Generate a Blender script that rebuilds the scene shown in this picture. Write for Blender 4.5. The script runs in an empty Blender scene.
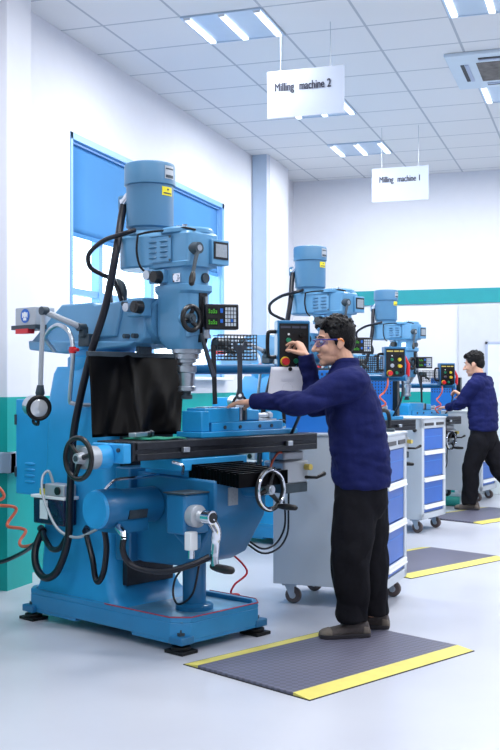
import bpy, bmesh, math, random
from mathutils import Vector, Matrix, noise
random.seed(7)
R = math.radians
SC = bpy.context.scene
COL = SC.collection
PI = math.pi

# ------------------------------------------------------------------ helpers
def lin(h):
    h = h.lstrip('#')
    o = []
    for i in (0, 2, 4):
        c = int(h[i:i+2], 16) / 255
        o.append(c / 12.92 if c <= .04045 else ((c + .055) / 1.055) ** 2.4)
    return (*o, 1)

MATS = {}
def mat(name, hexc, rough=.5, metal=0., var=.04, scale=8., bump=0., bscale=60., emit=None, estr=0., coat=0., spec=.5, sheen=0.):
    m = bpy.data.materials.new(name); m.use_nodes = True
    nt = m.node_tree; b = nt.nodes['Principled BSDF']
    c = lin(hexc)
    b.inputs['Roughness'].default_value = rough
    b.inputs['Metallic'].default_value = metal
    b.inputs['Coat Weight'].default_value = coat
    b.inputs['Specular IOR Level'].default_value = spec
    if sheen: b.inputs['Sheen Weight'].default_value = sheen
    tc = nt.nodes.new('ShaderNodeTexCoord')
    n = nt.nodes.new('ShaderNodeTexNoise'); n.inputs['Scale'].default_value = scale; n.inputs['Detail'].default_value = 4
    nt.links.new(tc.outputs['Object'], n.inputs['Vector'])
    cr = nt.nodes.new('ShaderNodeValToRGB')
    cr.color_ramp.elements[0].position = .3; cr.color_ramp.elements[1].position = .7
    cr.color_ramp.elements[0].color = tuple(max(0, x * (1 - var)) for x in c[:3]) + (1,)
    cr.color_ramp.elements[1].color = tuple(min(1, x * (1 + var)) for x in c[:3]) + (1,)
    nt.links.new(n.outputs['Fac'], cr.inputs['Fac'])
    nt.links.new(cr.outputs['Color'], b.inputs['Base Color'])
    if bump:
        n2 = nt.nodes.new('ShaderNodeTexNoise'); n2.inputs['Scale'].default_value = bscale; n2.inputs['Detail'].default_value = 3
        nt.links.new(tc.outputs['Object'], n2.inputs['Vector'])
        bp = nt.nodes.new('ShaderNodeBump'); bp.inputs['Strength'].default_value = bump; bp.inputs['Distance'].default_value = .01
        nt.links.new(n2.outputs['Fac'], bp.inputs['Height']); nt.links.new(bp.outputs['Normal'], b.inputs['Normal'])
    if emit:
        b.inputs['Emission Color'].default_value = lin(emit); b.inputs['Emission Strength'].default_value = estr
    MATS[name] = m
    return m

class MB:
    def __init__(s): s.bm = bmesh.new()
    def _f(s, vs):
        try: return s.bm.faces.new(vs)
        except ValueError: return None
    def obox(s, c, half, m=None):
        c = Vector(c); m = m or Matrix.Identity(3)
        v = [s.bm.verts.new(c + m @ Vector((sx*half[0], sy*half[1], sz*half[2]))) for sx in (-1,1) for sy in (-1,1) for sz in (-1,1)]
        for f in ((0,1,3,2),(4,6,7,5),(0,4,5,1),(2,3,7,6),(0,2,6,4),(1,5,7,3)): s._f([v[i] for i in f])
        return s
    def box(s, x0, x1, y0, y1, z0, z1):
        return s.obox(((x0+x1)/2, (y0+y1)/2, (z0+z1)/2), (abs(x1-x0)/2, abs(y1-y0)/2, abs(z1-z0)/2))
    def loft(s, rings, cap=True, closed=False):
        rv = [[s.bm.verts.new(p) for p in r] for r in rings]
        n = len(rv[0]); k = len(rv)
        for i in range(k if closed else k-1):
            a, b = rv[i], rv[(i+1) % k]
            for j in range(n): s._f([a[j], a[(j+1) % n], b[(j+1) % n], b[j]])
        if cap and not closed:
            s._f(rv[0][::-1]); s._f(rv[-1])
        return s
    def tube(s, pts, r, n=8, closed=False, roundcap=False, flat=1.0):
        P = [Vector(p) for p in pts]; k = len(P)
        rs = list(r) if isinstance(r, (list, tuple)) else [r]*k
        if roundcap:
            d0 = (P[0]-P[1]).normalized(); d1 = (P[-1]-P[-2]).normalized()
            pre = [(P[0]+d0*rs[0]*math.sin(a), rs[0]*math.cos(a)) for a in (1.4, 1.0, .5)]
            post = [(P[-1]+d1*rs[-1]*math.sin(a), rs[-1]*math.cos(a)) for a in (.5, 1.0, 1.4)]
            P = [p for p, _ in pre] + P + [p for p, _ in post]; rs = [q for _, q in pre] + rs + [q for _, q in post]; k = len(P)
        rings = []; up = None
        for i in range(k):
            if closed: t = P[(i+1) % k] - P[i-1]
            else: t = P[min(i+1, k-1)] - P[max(i-1, 0)]
            if t.length < 1e-9: t = Vector((0,0,1))
            t.normalize()
            if up is None:
                up = Vector((0,0,1)) if abs(t.z) < .9 else Vector((1,0,0))
            a = up - t*up.dot(t)
            if a.length < 1e-6: a = t.orthogonal()
            a.normalize(); b = t.cross(a); up = a
            rings.append([P[i] + a*math.cos(2*PI*j/n)*rs[i]*flat + b*math.sin(2*PI*j/n)*rs[i] for j in range(n)])
        return s.loft(rings, True, closed)
    def cyl(s, p0, p1, r0, r1=None, n=24):
        return s.tube([p0, p1], [r0, r0 if r1 is None else r1], n)
    def lathe(s, prof, o=(0,0,0), ax='z', n=32):
        o = Vector(o); rings = []
        for r, h in prof:
            ring = []
            for j in range(n):
                a = 2*PI*j/n; x, y = r*math.cos(a), r*math.sin(a)
                v = {'z': (x, y, h), 'x': (h, x, y), '-y': (x, -h, y), 'y': (-x, h, y)}[ax]
                ring.append(o + Vector(v))
            rings.append(ring)
        return s.loft(rings)
    def torus(s, o, ax, Rr, r, n=32, k=8):
        o = Vector(o); ax = Vector(ax).normalized(); u = ax.orthogonal().normalized(); v = ax.cross(u)
        return s.tube([o + (u*math.cos(2*PI*i/n) + v*math.sin(2*PI*i/n))*Rr for i in range(n)], r, k, closed=True)
    def prism(s, poly, lo, hi, ax='y'):
        f = {'y': lambda a, b, h: (a, h, b), 'x': lambda a, b, h: (h, a, b), 'z': lambda a, b, h: (a, b, h)}[ax]
        return s.loft([[f(a, b, lo) for a, b in poly], [f(a, b, hi) for a, b in poly]])
    def ell(s, c, rad, m=None, nu=16, nv=10):
        c = Vector(c); m = m or Matrix.Identity(3); rings = []
        for i in range(nv+1):
            t = PI*(.02 + .96*i/nv)
            rings.append([c + m @ Vector((rad[0]*math.sin(t)*math.cos(2*PI*j/nu), rad[1]*math.sin(t)*math.sin(2*PI*j/nu), rad[2]*math.cos(t))) for j in range(nu)])
        return s.loft(rings)
    def patch(s, o, r, a0, a1, z0, z1, th=.002, n=8):
        rings = []
        for i in range(n+1):
            a = a0 + (a1-a0)*i/n; c, d = math.cos(a), math.sin(a)
            rings.append([(o[0]+c*q, o[1]+d*q, z) for q, z in ((r-.002, z0), (r+th, z0), (r+th, z1), (r-.002, z1))])
        return s.loft(rings)
    def grid(s, fn, nu, nv):
        v = [[s.bm.verts.new(fn(i/nu, j/nv)) for j in range(nv+1)] for i in range(nu+1)]
        for i in range(nu):
            for j in range(nv): s._f([v[i][j], v[i+1][j], v[i+1][j+1], v[i][j+1]])
        return s
    def xf(s, M): s.bm.transform(M); return s

def finish(bm, ang=35):
    bmesh.ops.recalc_face_normals(bm, faces=bm.faces)
    me = bpy.data.meshes.new('mesh'); bm.to_mesh(me); bm.free()
    me.polygons.foreach_set('use_smooth', [True]*len(me.polygons))
    me.set_sharp_from_angle(angle=R(ang))
    return me

def obj(name, mb, m, parent=None, bevel=0, solid=0, ang=35, label=None, loc=None):
    me = finish(mb.bm, ang) if isinstance(mb, MB) else mb
    me.materials.clear()
    for x in (m if isinstance(m, (list, tuple)) else [m]): me.materials.append(MATS[x] if isinstance(x, str) else x)
    o = bpy.data.objects.new(name, me); COL.objects.link(o)
    if parent: o.parent = parent
    if loc: o.location = loc
    if solid:
        k = o.modifiers.new('thickness', 'SOLIDIFY'); k.thickness = solid; k.offset = 0
    if bevel:
        k = o.modifiers.new('bevel', 'BEVEL'); k.width = bevel; k.segments = 2; k.limit_method = 'ANGLE'; k.angle_limit = R(40)
        k.harden_normals = False
    if label: o['label'] = label
    return o

def tag(o, label, cat, group=None):
    o['label'] = label; o['category'] = cat
    if group: o['group'] = group
    return o
def thing(name, label, cat, loc=(0,0,0), rz=0, group=None):
    o = bpy.data.objects.new(name, None); COL.objects.link(o)
    o.location = loc; o.rotation_euler = (0, 0, rz); o.empty_display_size = .1
    return tag(o, label, cat, group)
def struct(name, mb, m, bevel=0, parent=None):
    o = obj(name, mb, m, parent, bevel)
    if not parent: o['kind'] = 'structure'
    return o
def dup(o, parent=None):
    c = o.copy(); COL.objects.link(c); c.parent = parent
    for ch in list(o.children): dup(ch, c)
    return c
def cat(pts, n=6, closed=False):
    P = [Vector(p) for p in pts]; out = []; k = len(P)
    for i in range(k-1 if not closed else k):
        if closed: a, b, c, d = P[i-1], P[i], P[(i+1) % k], P[(i+2) % k]
        else: a, b, c, d = P[max(i-1, 0)], P[i], P[i+1], P[min(i+2, k-1)]
        for j in range(n):
            t = j/n
            out.append(.5*((2*b) + (c-a)*t + (2*a-5*b+4*c-d)*t*t + (3*b-a-3*c+d)*t**3))
    if not closed: out.append(P[-1])
    return out
def rr(x0, x1, y0, y1, r, z, n=5):
    out = []
    for cx, cy, a0 in ((x1-r, y1-r, 0), (x0+r, y1-r, 90), (x0+r, y0+r, 180), (x1-r, y0+r, 270)):
        for i in range(n+1):
            a = R(a0 + 90*i/n); out.append((cx+r*math.cos(a), cy+r*math.sin(a), z))
    return out
def text_mesh(body, size, depth=.001, spacing=1.0, xscale=1.0, bold=0.0):
    cu = bpy.data.curves.new('text', 'FONT'); cu.body = body; cu.size = size; cu.extrude = depth
    cu.align_x = 'CENTER'; cu.align_y = 'CENTER'; cu.space_word = spacing; cu.offset = 0
    t = bpy.data.objects.new('text', cu); COL.objects.link(t)
    bpy.context.view_layer.update()
    me = bpy.data.meshes.new_from_object(t.evaluated_get(bpy.context.evaluated_depsgraph_get()))
    bpy.data.objects.remove(t)
    for v in me.vertices: v.co.x *= xscale
    if bold:
        bm = bmesh.new()
        for dx in (-bold, 0, bold):
            k = len(bm.verts); bm.from_mesh(me); bm.verts.ensure_lookup_table()
            for v in bm.verts[k:]: v.co.x += dx
        bm.to_mesh(me); bm.free()
    return me
def words(me, gap=.02):
    """cut one line of lettering into its words"""
    xs = sorted(set(round(v.co.x, 4) for v in me.vertices)); cuts = [(a+b)/2 for a, b in zip(xs, xs[1:]) if b-a > gap]
    edges = [-9] + cuts + [9]; out = []
    for lo, hi in zip(edges, edges[1:]):
        bm = bmesh.new(); bm.from_mesh(me)
        bmesh.ops.delete(bm, geom=[v for v in bm.verts if not lo < v.co.x < hi], context='VERTS')
        m = bpy.data.meshes.new('word'); bm.to_mesh(m); bm.free(); out.append(m)
    return out
def remesh(mb, vox, smooth=4, ang=180, fac=.5):
    bmesh.ops.recalc_face_normals(mb.bm, faces=mb.bm.faces)
    me = bpy.data.meshes.new('tmp'); mb.bm.to_mesh(me); mb.bm.free()
    t = bpy.data.objects.new('tmp', me); COL.objects.link(t)
    k = t.modifiers.new('r', 'REMESH'); k.mode = 'VOXEL'; k.voxel_size = vox; k.use_smooth_shade = True
    k = t.modifiers.new('s', 'SMOOTH'); k.iterations = smooth; k.factor = fac
    bpy.context.view_layer.update()
    out = bpy.data.meshes.new_from_object(t.evaluated_get(bpy.context.evaluated_depsgraph_get()))
    bpy.data.objects.remove(t)
    out.polygons.foreach_set('use_smooth', [True]*len(out.polygons))
    return out
def wrinkle(me, amp, sc, seed=0, fn=None):
    me.update()
    co = []
    for v in me.vertices:
        p = Vector(v.co)
        q = Vector((p.x*sc[0]+seed, p.y*sc[1], p.z*sc[2]))
        a = amp if fn is None else amp*fn(p)
        w = abs(noise.noise(q))*2 - .5 + .5*noise.noise(q*2.3)
        co.append(p + v.normal*a*w)
    for v, c in zip(me.vertices, co): v.co = c
    return me

# ------------------------------------------------------------------ materials
mat('wall_paint', '#DFE1E9', .8, bump=.05, bscale=200, var=.01)
mat('dado_paint', '#0FA19C', .45, var=.05, scale=3)
mat('stripe_paint', '#12919A', .5, var=.03)
mat('grey_panel', '#C9CDD3', .6, var=.02)
mat('door_white', '#DCE8EC', .35, var=.02)
mat('window_blue', '#7FB2E6', .4, var=.02)
mat('blind_fabric', '#4287C2', .8, var=.03, scale=2)
mat('sill_white', '#EDEFF5', .4, var=.01)
mat('machine_blue', '#2C9BD9', .38, var=.07, scale=5, coat=.12)  # lighter copy, window light on the column put into the colour
mat('machine_shaded', '#186A9C', .38, var=.12, scale=6, coat=.12)  # darker copy of the machine blue, knee's shade put into the colour
mat('base_blue', '#2583BA', .38, var=.08, scale=5, coat=.12)
mat('head_blue', '#5A94BE', .36, var=.05, scale=6, coat=.15)
mat('motor_blue', '#47789C', .42, var=.03)
mat('cast_dark', '#3B4852', .5, metal=.3, var=.2, scale=20)
mat('vise_blue', '#2393D0', .3, var=.06, coat=.2)
mat('black_rubber', '#0D0E12', .5, var=.1, spec=.3)
mat('hose_black', '#10121E', .35, var=.1, spec=.4)
mat('black_plastic', '#0C0D11', .35, var=.05)
mat('vinyl', '#020204', .36, var=.2, scale=12, spec=.06)
mat('steel', '#B9C0C8', .28, metal=.9, var=.1, scale=30)
mat('steel_dark', '#4A4F58', .35, metal=.85, var=.15, scale=30)
mat('table_iron', '#2A2D34', .36, metal=.5, var=.18, scale=24)
mat('chrome', '#DDE2EA', .12, metal=1., var=.02)
mat('silver_paint', '#AEB4BC', .4, metal=.35, var=.05)
mat('tank_navy', '#141A3E', .25, var=.1)
mat('yellow_paint', '#E7D81E', .45, var=.03)
mat('white_label', '#E9ECF0', .5, var=.02)
mat('grey_label', '#9AA4AE', .4, metal=.3, var=.1, scale=90)
mat('red_paint', '#D3202C', .4, var=.04)
mat('red_edge', '#A8384A', .5, var=.1)
mat('orange_hose', '#E0694C', .4, var=.04)
mat('orange_button', '#F0892A', .35, var=.03)
mat('green_button', '#167C5C', .35, var=.03)
mat('yellow_button', '#D8C83A', .35, var=.03)
mat('gold_print', '#C9B45A', .5, var=.05)
mat('blue_print', '#1B62C0', .4, var=.02)
mat('screen_green', '#0A2010', .3, emit='#58D030', estr=.8)
mat('key_grey', '#B4BEC9', .5, var=.05)
mat('paper', '#E6E7F2', .7, var=.01)
mat('pencil_grey', '#C6C8D8', .7, var=.02)
mat('sign_white', '#BAC3D4', .6, var=.01)
mat('ink', '#3C3F52', .6, var=.02)
mat('cabinet_grey', '#C3CBD3', .4, var=.02, scale=3)
mat('drawer_blue', '#155FBC', .4, var=.05, scale=4)
mat('handle_white', '#EEF0F2', .3, var=.02)
mat('peg_blue', '#2377CE', .45, var=.03)
mat('mat_yellow', '#D6CA66', .6, var=.06, scale=14)
mat('mat_edge', '#14151B', .7)
mat('teal_bin', '#0E8E86', .5, var=.05)
mat('lens_glass', '#DFE4EA', .15, metal=.4, var=.05)
mat('skin', '#D6A58C', .5, var=.06, scale=20, spec=.35)
mat('lips', '#B5695E', .45, var=.05)
mat('hair', '#08070A', .5, var=.4, scale=70, bump=.5, bscale=120, spec=.2)
mat('jacket_navy', '#1B2152', .85, var=.14, scale=14, bump=.4, bscale=34, spec=.12)
mat('trouser_black', '#19191E', .9, var=.15, scale=12, bump=.3, bscale=40, spec=.1)
mat('wheel_rubber', '#5A4E4C', .5, var=.1)
mat('shoe_leather', '#4C4442', .65, var=.15, scale=40, bump=.3)
mat('shoe_suede', '#71685F', .8, var=.12, scale=50)
mat('shoe_sole', '#26232A', .7)
mat('lace_red', '#9A3238', .6)
mat('eye_white', '#E8E8E6', .2)
mat('iris_dark', '#1A1210', .2)
mat('goggle_frame', '#2A2F86', .3)
mat('tube_glow', '#FFFFFF', .5, emit='#F6FAFF', estr=3.0)
mat('lamp_housing', '#B4C6DA', .35, metal=.1, var=.02)
mat('cassette_white', '#C9D6E2', .5, var=.02)
mat('vent_dark', '#2C3038', .6, var=.3, scale=30)
mat('filter_grey', '#6A6460', .7, var=.35, scale=14)
mat('trunking', '#A9B4CC', .5, var=.03)
mat('green_cloth', '#117A63', .8, var=.1)
mat('coolant_tray', '#5E93B4', .3, var=.25, scale=9)
mat('ground_pale', '#D8DEE6', .9)

def clear_glass(name, tint, mixf):
    m = bpy.data.materials.new(name); m.use_nodes = True; nt = m.node_tree; nt.nodes.clear()
    o = nt.nodes.new('ShaderNodeOutputMaterial'); t = nt.nodes.new('ShaderNodeBsdfTransparent'); g = nt.nodes.new('ShaderNodeBsdfGlossy')
    t.inputs['Color'].default_value = lin(tint); g.inputs['Roughness'].default_value = .05
    x = nt.nodes.new('ShaderNodeMixShader'); x.inputs[0].default_value = mixf
    nt.links.new(t.outputs[0], x.inputs[1]); nt.links.new(g.outputs[0], x.inputs[2]); nt.links.new(x.outputs[0], o.inputs[0])
    MATS[name] = m
clear_glass('window_glass', '#F4FBFF', .06)
clear_glass('goggle_lens', '#E6E8FA', .06)

def grid_ceiling():
    m = bpy.data.materials.new('ceiling_tiles'); m.use_nodes = True; nt = m.node_tree; b = nt.nodes['Principled BSDF']
    tc = nt.nodes.new('ShaderNodeTexCoord'); sp = nt.nodes.new('ShaderNodeSeparateXYZ'); nt.links.new(tc.outputs['Object'], sp.inputs[0])
    def mth(op, a, bb=None):
        n = nt.nodes.new('ShaderNodeMath'); n.operation = op
        for i, v in enumerate((a, bb)):
            if v is None: continue
            if isinstance(v, (int, float)): n.inputs[i].default_value = v
            else: nt.links.new(v, n.inputs[i])
        return n.outputs[0]
    T = .616
    def line(ax, off, w):
        p = mth('PINGPONG', mth('ADD', sp.outputs[ax], 61.6 - off), T/2)     # 0 on a grid line
        return mth('LESS_THAN', p, w/2)
    f = mth('MAXIMUM', line(0, -1.068, .020), line(1, 7.8, .020))
    n = nt.nodes.new('ShaderNodeTexNoise'); n.inputs['Scale'].default_value = 160; nt.links.new(tc.outputs['Object'], n.inputs['Vector'])
    mx = nt.nodes.new('ShaderNodeMix'); mx.data_type = 'RGBA'
    mx.inputs[6].default_value = lin('#DDDDDF'); mx.inputs[7].default_value = lin('#AEB3BB')
    nt.links.new(f, mx.inputs[0]); nt.links.new(mx.outputs[2], b.inputs['Base Color'])
    b.inputs['Roughness'].default_value = .8
    bp = nt.nodes.new('ShaderNodeBump'); bp.inputs['Strength'].default_value = .08; nt.links.new(n.outputs['Fac'], bp.inputs['Height'])
    nt.links.new(bp.outputs[0], b.inputs['Normal'])
    MATS['ceiling_tiles'] = m
grid_ceiling()

def floor_mat():
    m = bpy.data.materials.new('epoxy_floor'); m.use_nodes = True; nt = m.node_tree; b = nt.nodes['Principled BSDF']
    tc = nt.nodes.new('ShaderNodeTexCoord'); n = nt.nodes.new('ShaderNodeTexNoise'); n.inputs['Scale'].default_value = .9; n.inputs['Detail'].default_value = 6
    nt.links.new(tc.outputs['Object'], n.inputs['Vector'])
    cr = nt.nodes.new('ShaderNodeValToRGB'); cr.color_ramp.elements[0].position = .3; cr.color_ramp.elements[1].position = .75
    cr.color_ramp.elements[0].color = lin('#BBBECA'); cr.color_ramp.elements[1].color = lin('#C9CCD6')
    nt.links.new(n.outputs['Fac'], cr.inputs[0]); nt.links.new(cr.outputs[0], b.inputs['Base Color'])
    b.inputs['Roughness'].default_value = .28; b.inputs['Specular IOR Level'].default_value = .4
    n2 = nt.nodes.new('ShaderNodeTexNoise'); n2.inputs['Scale'].default_value = 25; nt.links.new(tc.outputs['Object'], n2.inputs['Vector'])
    bp = nt.nodes.new('ShaderNodeBump'); bp.inputs['Strength'].default_value = .03; nt.links.new(n2.outputs['Fac'], bp.inputs['Height'])
    nt.links.new(bp.outputs[0], b.inputs['Normal'])
    MATS['epoxy_floor'] = m
floor_mat()

def mat_rubber():
    m = bpy.data.materials.new('diamond_rubber'); m.use_nodes = True; nt = m.node_tree; b = nt.nodes['Principled BSDF']
    tc = nt.nodes.new('ShaderNodeTexCoord'); mp = nt.nodes.new('ShaderNodeMapping'); mp.inputs['Rotation'].default_value[2] = R(45)
    mp.inputs['Scale'].default_value = (38, 38, 38)
    nt.links.new(tc.outputs['Object'], mp.inputs[0])
    ch = nt.nodes.new('ShaderNodeTexChecker'); ch.inputs['Scale'].default_value = 1
    nt.links.new(mp.outputs[0], ch.inputs['Vector'])
    ch.inputs['Color1'].default_value = lin('#585868'); ch.inputs['Color2'].default_value = lin('#68687C')
    nt.links.new(ch.outputs['Color'], b.inputs['Base Color'])
    bp = nt.nodes.new('ShaderNodeBump'); bp.inputs['Strength'].default_value = .5; bp.inputs['Distance'].default_value = .003
    nt.links.new(ch.outputs['Fac'], bp.inputs['Height']); nt.links.new(bp.outputs[0], b.inputs['Normal'])
    b.inputs['Roughness'].default_value = .42
    MATS['diamond_rubber'] = m
mat_rubber()

# ------------------------------------------------------------------ camera
CH = 1.33
cam = bpy.data.cameras.new('camera'); co = bpy.data.objects.new('camera', cam); COL.objects.link(co)
co.location = (0, 0, CH); co.rotation_euler = (R(90), 0, R(18.35))
cam.sensor_fit = 'VERTICAL'; cam.sensor_height = 36; cam.lens = 36*1070/750
cam.shift_y = 11/750; cam.clip_start = .05; cam.clip_end = 100
SC.camera = co

# ------------------------------------------------------------------ room
XW, YF, ZC = -3.88, 13.5, 4.0
WY0, WY1, WZ0, WZ1 = 7.33, 10.80, 1.42, 3.277
DZ = 1.258
PY0, PY1 = 6.09, 6.40
struct('floor', MB().box(-4.1, 7, -4, 13.7, -.1, 0), 'epoxy_floor')
struct('ceiling', MB().box(-4.1, 7, -4, 13.7, ZC, ZC+.1), 'ceiling_tiles')
w = MB()
for y0, y1, z0, z1 in ((-4, WY0, 0, ZC), (WY1, 13.7, 0, ZC), (WY0, WY1, 0, WZ0), (WY0, WY1, WZ1, ZC)):
    w.box(XW-.22, XW, y0, y1, z0, z1)
struct('wall_left', w, 'wall_paint')
struct('wall_right', MB().box(6, 6.2, -4, 13.7, 0, ZC), 'wall_paint')
struct('wall_back', MB().box(XW-.2, 6.2, -4.2, -4, 0, ZC), 'wall_paint')
struct('wall_far', MB().box(XW-.2, 7, YF, YF+.2, 0, ZC), 'wall_paint')
struct('trim_1', MB().box(XW, -3.68, PY0, PY1, 0, ZC), 'wall_paint', .006)           # near pilaster
struct('trim_2', MB().box(XW, -3.69, 11.77, 12.62, 0, ZC), 'wall_paint', .006)         # far pilaster
struct('trim_3', MB().box(XW, XW+.006, -4, PY0, 0, DZ).box(XW, XW+.006, PY1, 11.77, 0, DZ)
       .box(XW, -3.675, PY0-.005, PY1+.005, 0, DZ).box(XW, -3.685, 11.765, 12.625, 0, DZ).box(XW, XW+.006, 12.62, YF, 0, DZ), 'dado_paint')
struct('trim_4', MB().box(XW+.006, -1.78, YF-.006, YF, 0, DZ), 'dado_paint')
struct('trim_5', MB().box(-3.3, 7, YF-.02, YF, 2.362, 2.545), 'stripe_paint')
struct('pilaster_shade', MB().box(-3.685, -3.68, 11.80, 11.81, DZ, ZC).box(-3.87, -3.70, 11.755, 11.77, DZ, ZC), 'lamp_housing')  # grey-blue sheet and edge line, painted shade on the far pilaster's near face
# window with roller blind
wn = struct('window_1', MB().box(XW-.16, XW-.02, WY0, WY0+.07, WZ0, WZ1).box(XW-.16, XW-.02, WY1-.07, WY1, WZ0, WZ1)
            .box(XW-.16, XW-.02, WY0, WY1, WZ0, WZ0+.06).box(XW-.16, XW-.02, WY0, WY1, WZ1-.07, WZ1), 'window_blue')
obj('casing', MB().box(XW-.03, XW+.008, WY0, WY0+.035, WZ0, WZ1).box(XW-.03, XW+.008, WY1-.06, WY1, WZ0, WZ1).box(XW-.03, XW+.008, WY0, WY1, WZ1-.05, WZ1), 'window_blue', wn)
mb = MB()
for y in (7.98, 9.04, 10.0): mb.box(XW-.13, XW-.06, y-.035, y+.035, WZ0, WZ1)
mb.box(XW-.13, XW-.07, WY0, WY1, 2.05, 2.10)
obj('window_frame', mb, 'window_blue', wn)
obj('glass_pane', MB().box(XW-.105, XW-.099, WY0+.05, WY1-.05, WZ0+.05, WZ1-.05), 'window_glass', wn)
obj('window_sill', MB().box(XW-.22, XW+.10, WY0-.05, WY1+.05, WZ0-.03, WZ0), 'sill_white', wn, .004)
bl = thing('roller_blind', 'blue fabric roller blind pulled halfway down the large window', 'blind', (XW-.045, (WY0+WY1)/2, WZ1-.06))
obj('blind_cloth', MB().grid(lambda a, b: (.006*math.sin(b*9)*math.sin(a*3), -1.66+3.32*a, -.70*b), 12, 12), 'blind_fabric', bl, solid=.002)
obj('roller_tube', MB().cyl((0, -1.67, .015), (0, 1.67, .015), .028), 'blind_fabric', bl)
obj('bottom_bar', MB().box(-.008, .008, -1.66, 1.66, -.72, -.69), 'blind_fabric', bl)
# far right sliding door
dr = struct('door_1', MB().box(-1.73, -.2, YF-.05, YF, 0, 2.345), 'grey_panel', .004)
obj('door_leaf', MB().box(-1.37, -.4, YF-.075, YF-.05, 0, 1.845), 'door_white', dr, .004)
obj('door_trim', MB().box(-1.40, -1.37, YF-.08, YF-.05, 0, 1.875).box(-1.40, -.37, YF-.08, YF-.05, 1.845, 1.875), 'trunking', dr)
# cable trunking on the near pilaster
ct = obj('cable_trunking', MB().box(-3.675, -3.61, 6.02, 6.25, .77, .90).box(-3.88, -3.61, 6.02, 6.085, .77, .90), 'trunking', bevel=.004)
tag(ct, 'pale grey cable trunking across the teal pilaster behind the first mill', 'trunking')

# ------------------------------------------------------------------ ceiling fittings
lamp_pos = [(-2.608, 7.49, 'ceiling light panel with three tubes nearest the camera above the first mill'),
            (-2.608, 9.954, 'ceiling light panel partly behind the lower edge of the Milling machine 2 sign'),
            (-2.608, 11.802, 'farthest ceiling light panel, up and left of the Milling machine 1 sign'),
            (-.76, 7.49, 'ceiling light panel in the top right corner before the air conditioner'),
            (-.76, 9.954, 'ceiling light panel just beyond the ceiling air conditioner')]
first = None
for x, y, lab in lamp_pos:
    if first is None:
        first = t = thing('ceiling_light', lab, 'ceiling light', (x, y, ZC), 0, 'recessed ceiling lights')
        obj('reflector', MB().box(-.30, .30, -.30, .30, -.006, -.001), 'lamp_housing', t)
        obj('frame', MB().box(-.308, -.296, -.308, .308, -.012, 0).box(.296, .308, -.308, .308, -.012, 0).box(-.308, .308, -.308, -.296, -.012, 0).box(-.308, .308, .296, .308, -.012, 0), 'lamp_housing', t)
        for q in (-.265, 0, .265):
            tb = obj('light_tube', MB().box(q-.022, q+.022, -.27, .27, -.022, -.008), 'tube_glow', t, .004)
            [obj('tube_cap', MB().box(q-.024, q+.024, ya, ya+.015, -.024, -.006), 'white_label', tb) for ya in (-.285, .27)]
    else:
        t = dup(first); t.location = (x, y, ZC); t['label'] = lab
ac = thing('air_conditioner', 'square recessed ceiling air conditioner cassette with dark louvred intake', 'air conditioner', (-.73, 9.15, ZC))
obj('cover', MB().box(-.5, .5, -.5, .5, -.03, 0), 'cassette_white', ac, .008)
obj('intake_grille', MB().box(-.27, .27, -.27, .27, -.034, -.028), 'filter_grey', ac)
for k in range(4):
    a = R(90*k); m4 = Matrix.Rotation(a, 4, 'Z')
    obj('outlet', MB().box(-.40, -.37, -.24, .24, -.036, -.028).xf(m4), 'vent_dark', ac)
    obj('flap', MB().box(-.365, -.335, -.24, .24, -.038, -.03).xf(m4), 'trunking', ac)
for (x, y, zb, txt, lab) in ((-2.10, 7.63, 3.325, 'Milling  machine 2', 'white hanging sign reading Milling machine 2'), (-2.0, 10.93, 3.232, 'Milling  machine 1', 'white hanging sign reading Milling machine 1')):
    s = thing('hanging_sign', lab, 'sign', (x, y, zb), R(-.5), 'hanging machine signs')
    obj('sign_board', MB().box(-.295, .295, -.004, .004, 0, .35), 'sign_white', s)
    me = text_mesh(txt, .088, .0015, 1.25, .66, .0016)
    for wm in words(me):
        o = obj('lettering', wm, 'ink', s); o.location = (-.02 if '2' in txt else .0, -.0065, .225); o.rotation_euler = (R(90), 0, 0)
    for q in (-.19, .19):
        obj('hanging_wire', MB().cyl((q, 0, .35), (q, 0, ZC-zb), .003, n=6), 'silver_paint', s)

# ------------------------------------------------------------------ milling machine
def louvers(mb, x0, x1, y, z0, z1, cols, rows):
    dx = (x1-x0)/cols; dz = (z1-z0)/rows
    for i in range(cols):
        for j in range(rows):
            cx = x0+dx*(i+.5); cz = z0+dz*(j+.5)
            mb.ell((cx, y, cz), (dx*.38, .010, dz*.28), nu=10, nv=6)
    return mb
def handwheel(name, c, ax, rad, parent, rim='black_plastic', handle=True, chromed=False, hd=(0, 0, -1)):
    c = Vector(c); ax = Vector(ax).normalized(); u = ax.orthogonal().normalized(); v = ax.cross(u)
    mb = MB().torus(c, ax, rad, .013, 40, 10)
    for k in range(3):
        a = 2*PI*k/3 + .5; d = u*math.cos(a)+v*math.sin(a)
        mb.tube([c - ax*.02, c + d*rad*.5 - ax*.008, c + d*rad], [.016, .012, .011], 8)
    wh = obj(name, mb, rim, parent)
    obj('hub', MB().cyl(c-ax*.05, c+ax*.012, .030, .024, 20).cyl(c+ax*.012, c+ax*.02, .014, n=16), 'cast_dark' if not chromed else 'steel', wh)
    if chromed: obj('rim_band', MB().torus(c+ax*.010, ax, rad, .007, 40, 8), 'chrome', wh)
    if handle:
        h = c + Vector(hd).normalized()*rad
        obj('handle', MB().cyl(h, h+ax*.03, .007, n=10).tube([h+ax*.02, h+ax*.06, h+ax*.12], [.013, .017, .014], 14, roundcap=True), 'black_plastic', wh)
    return wh

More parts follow.
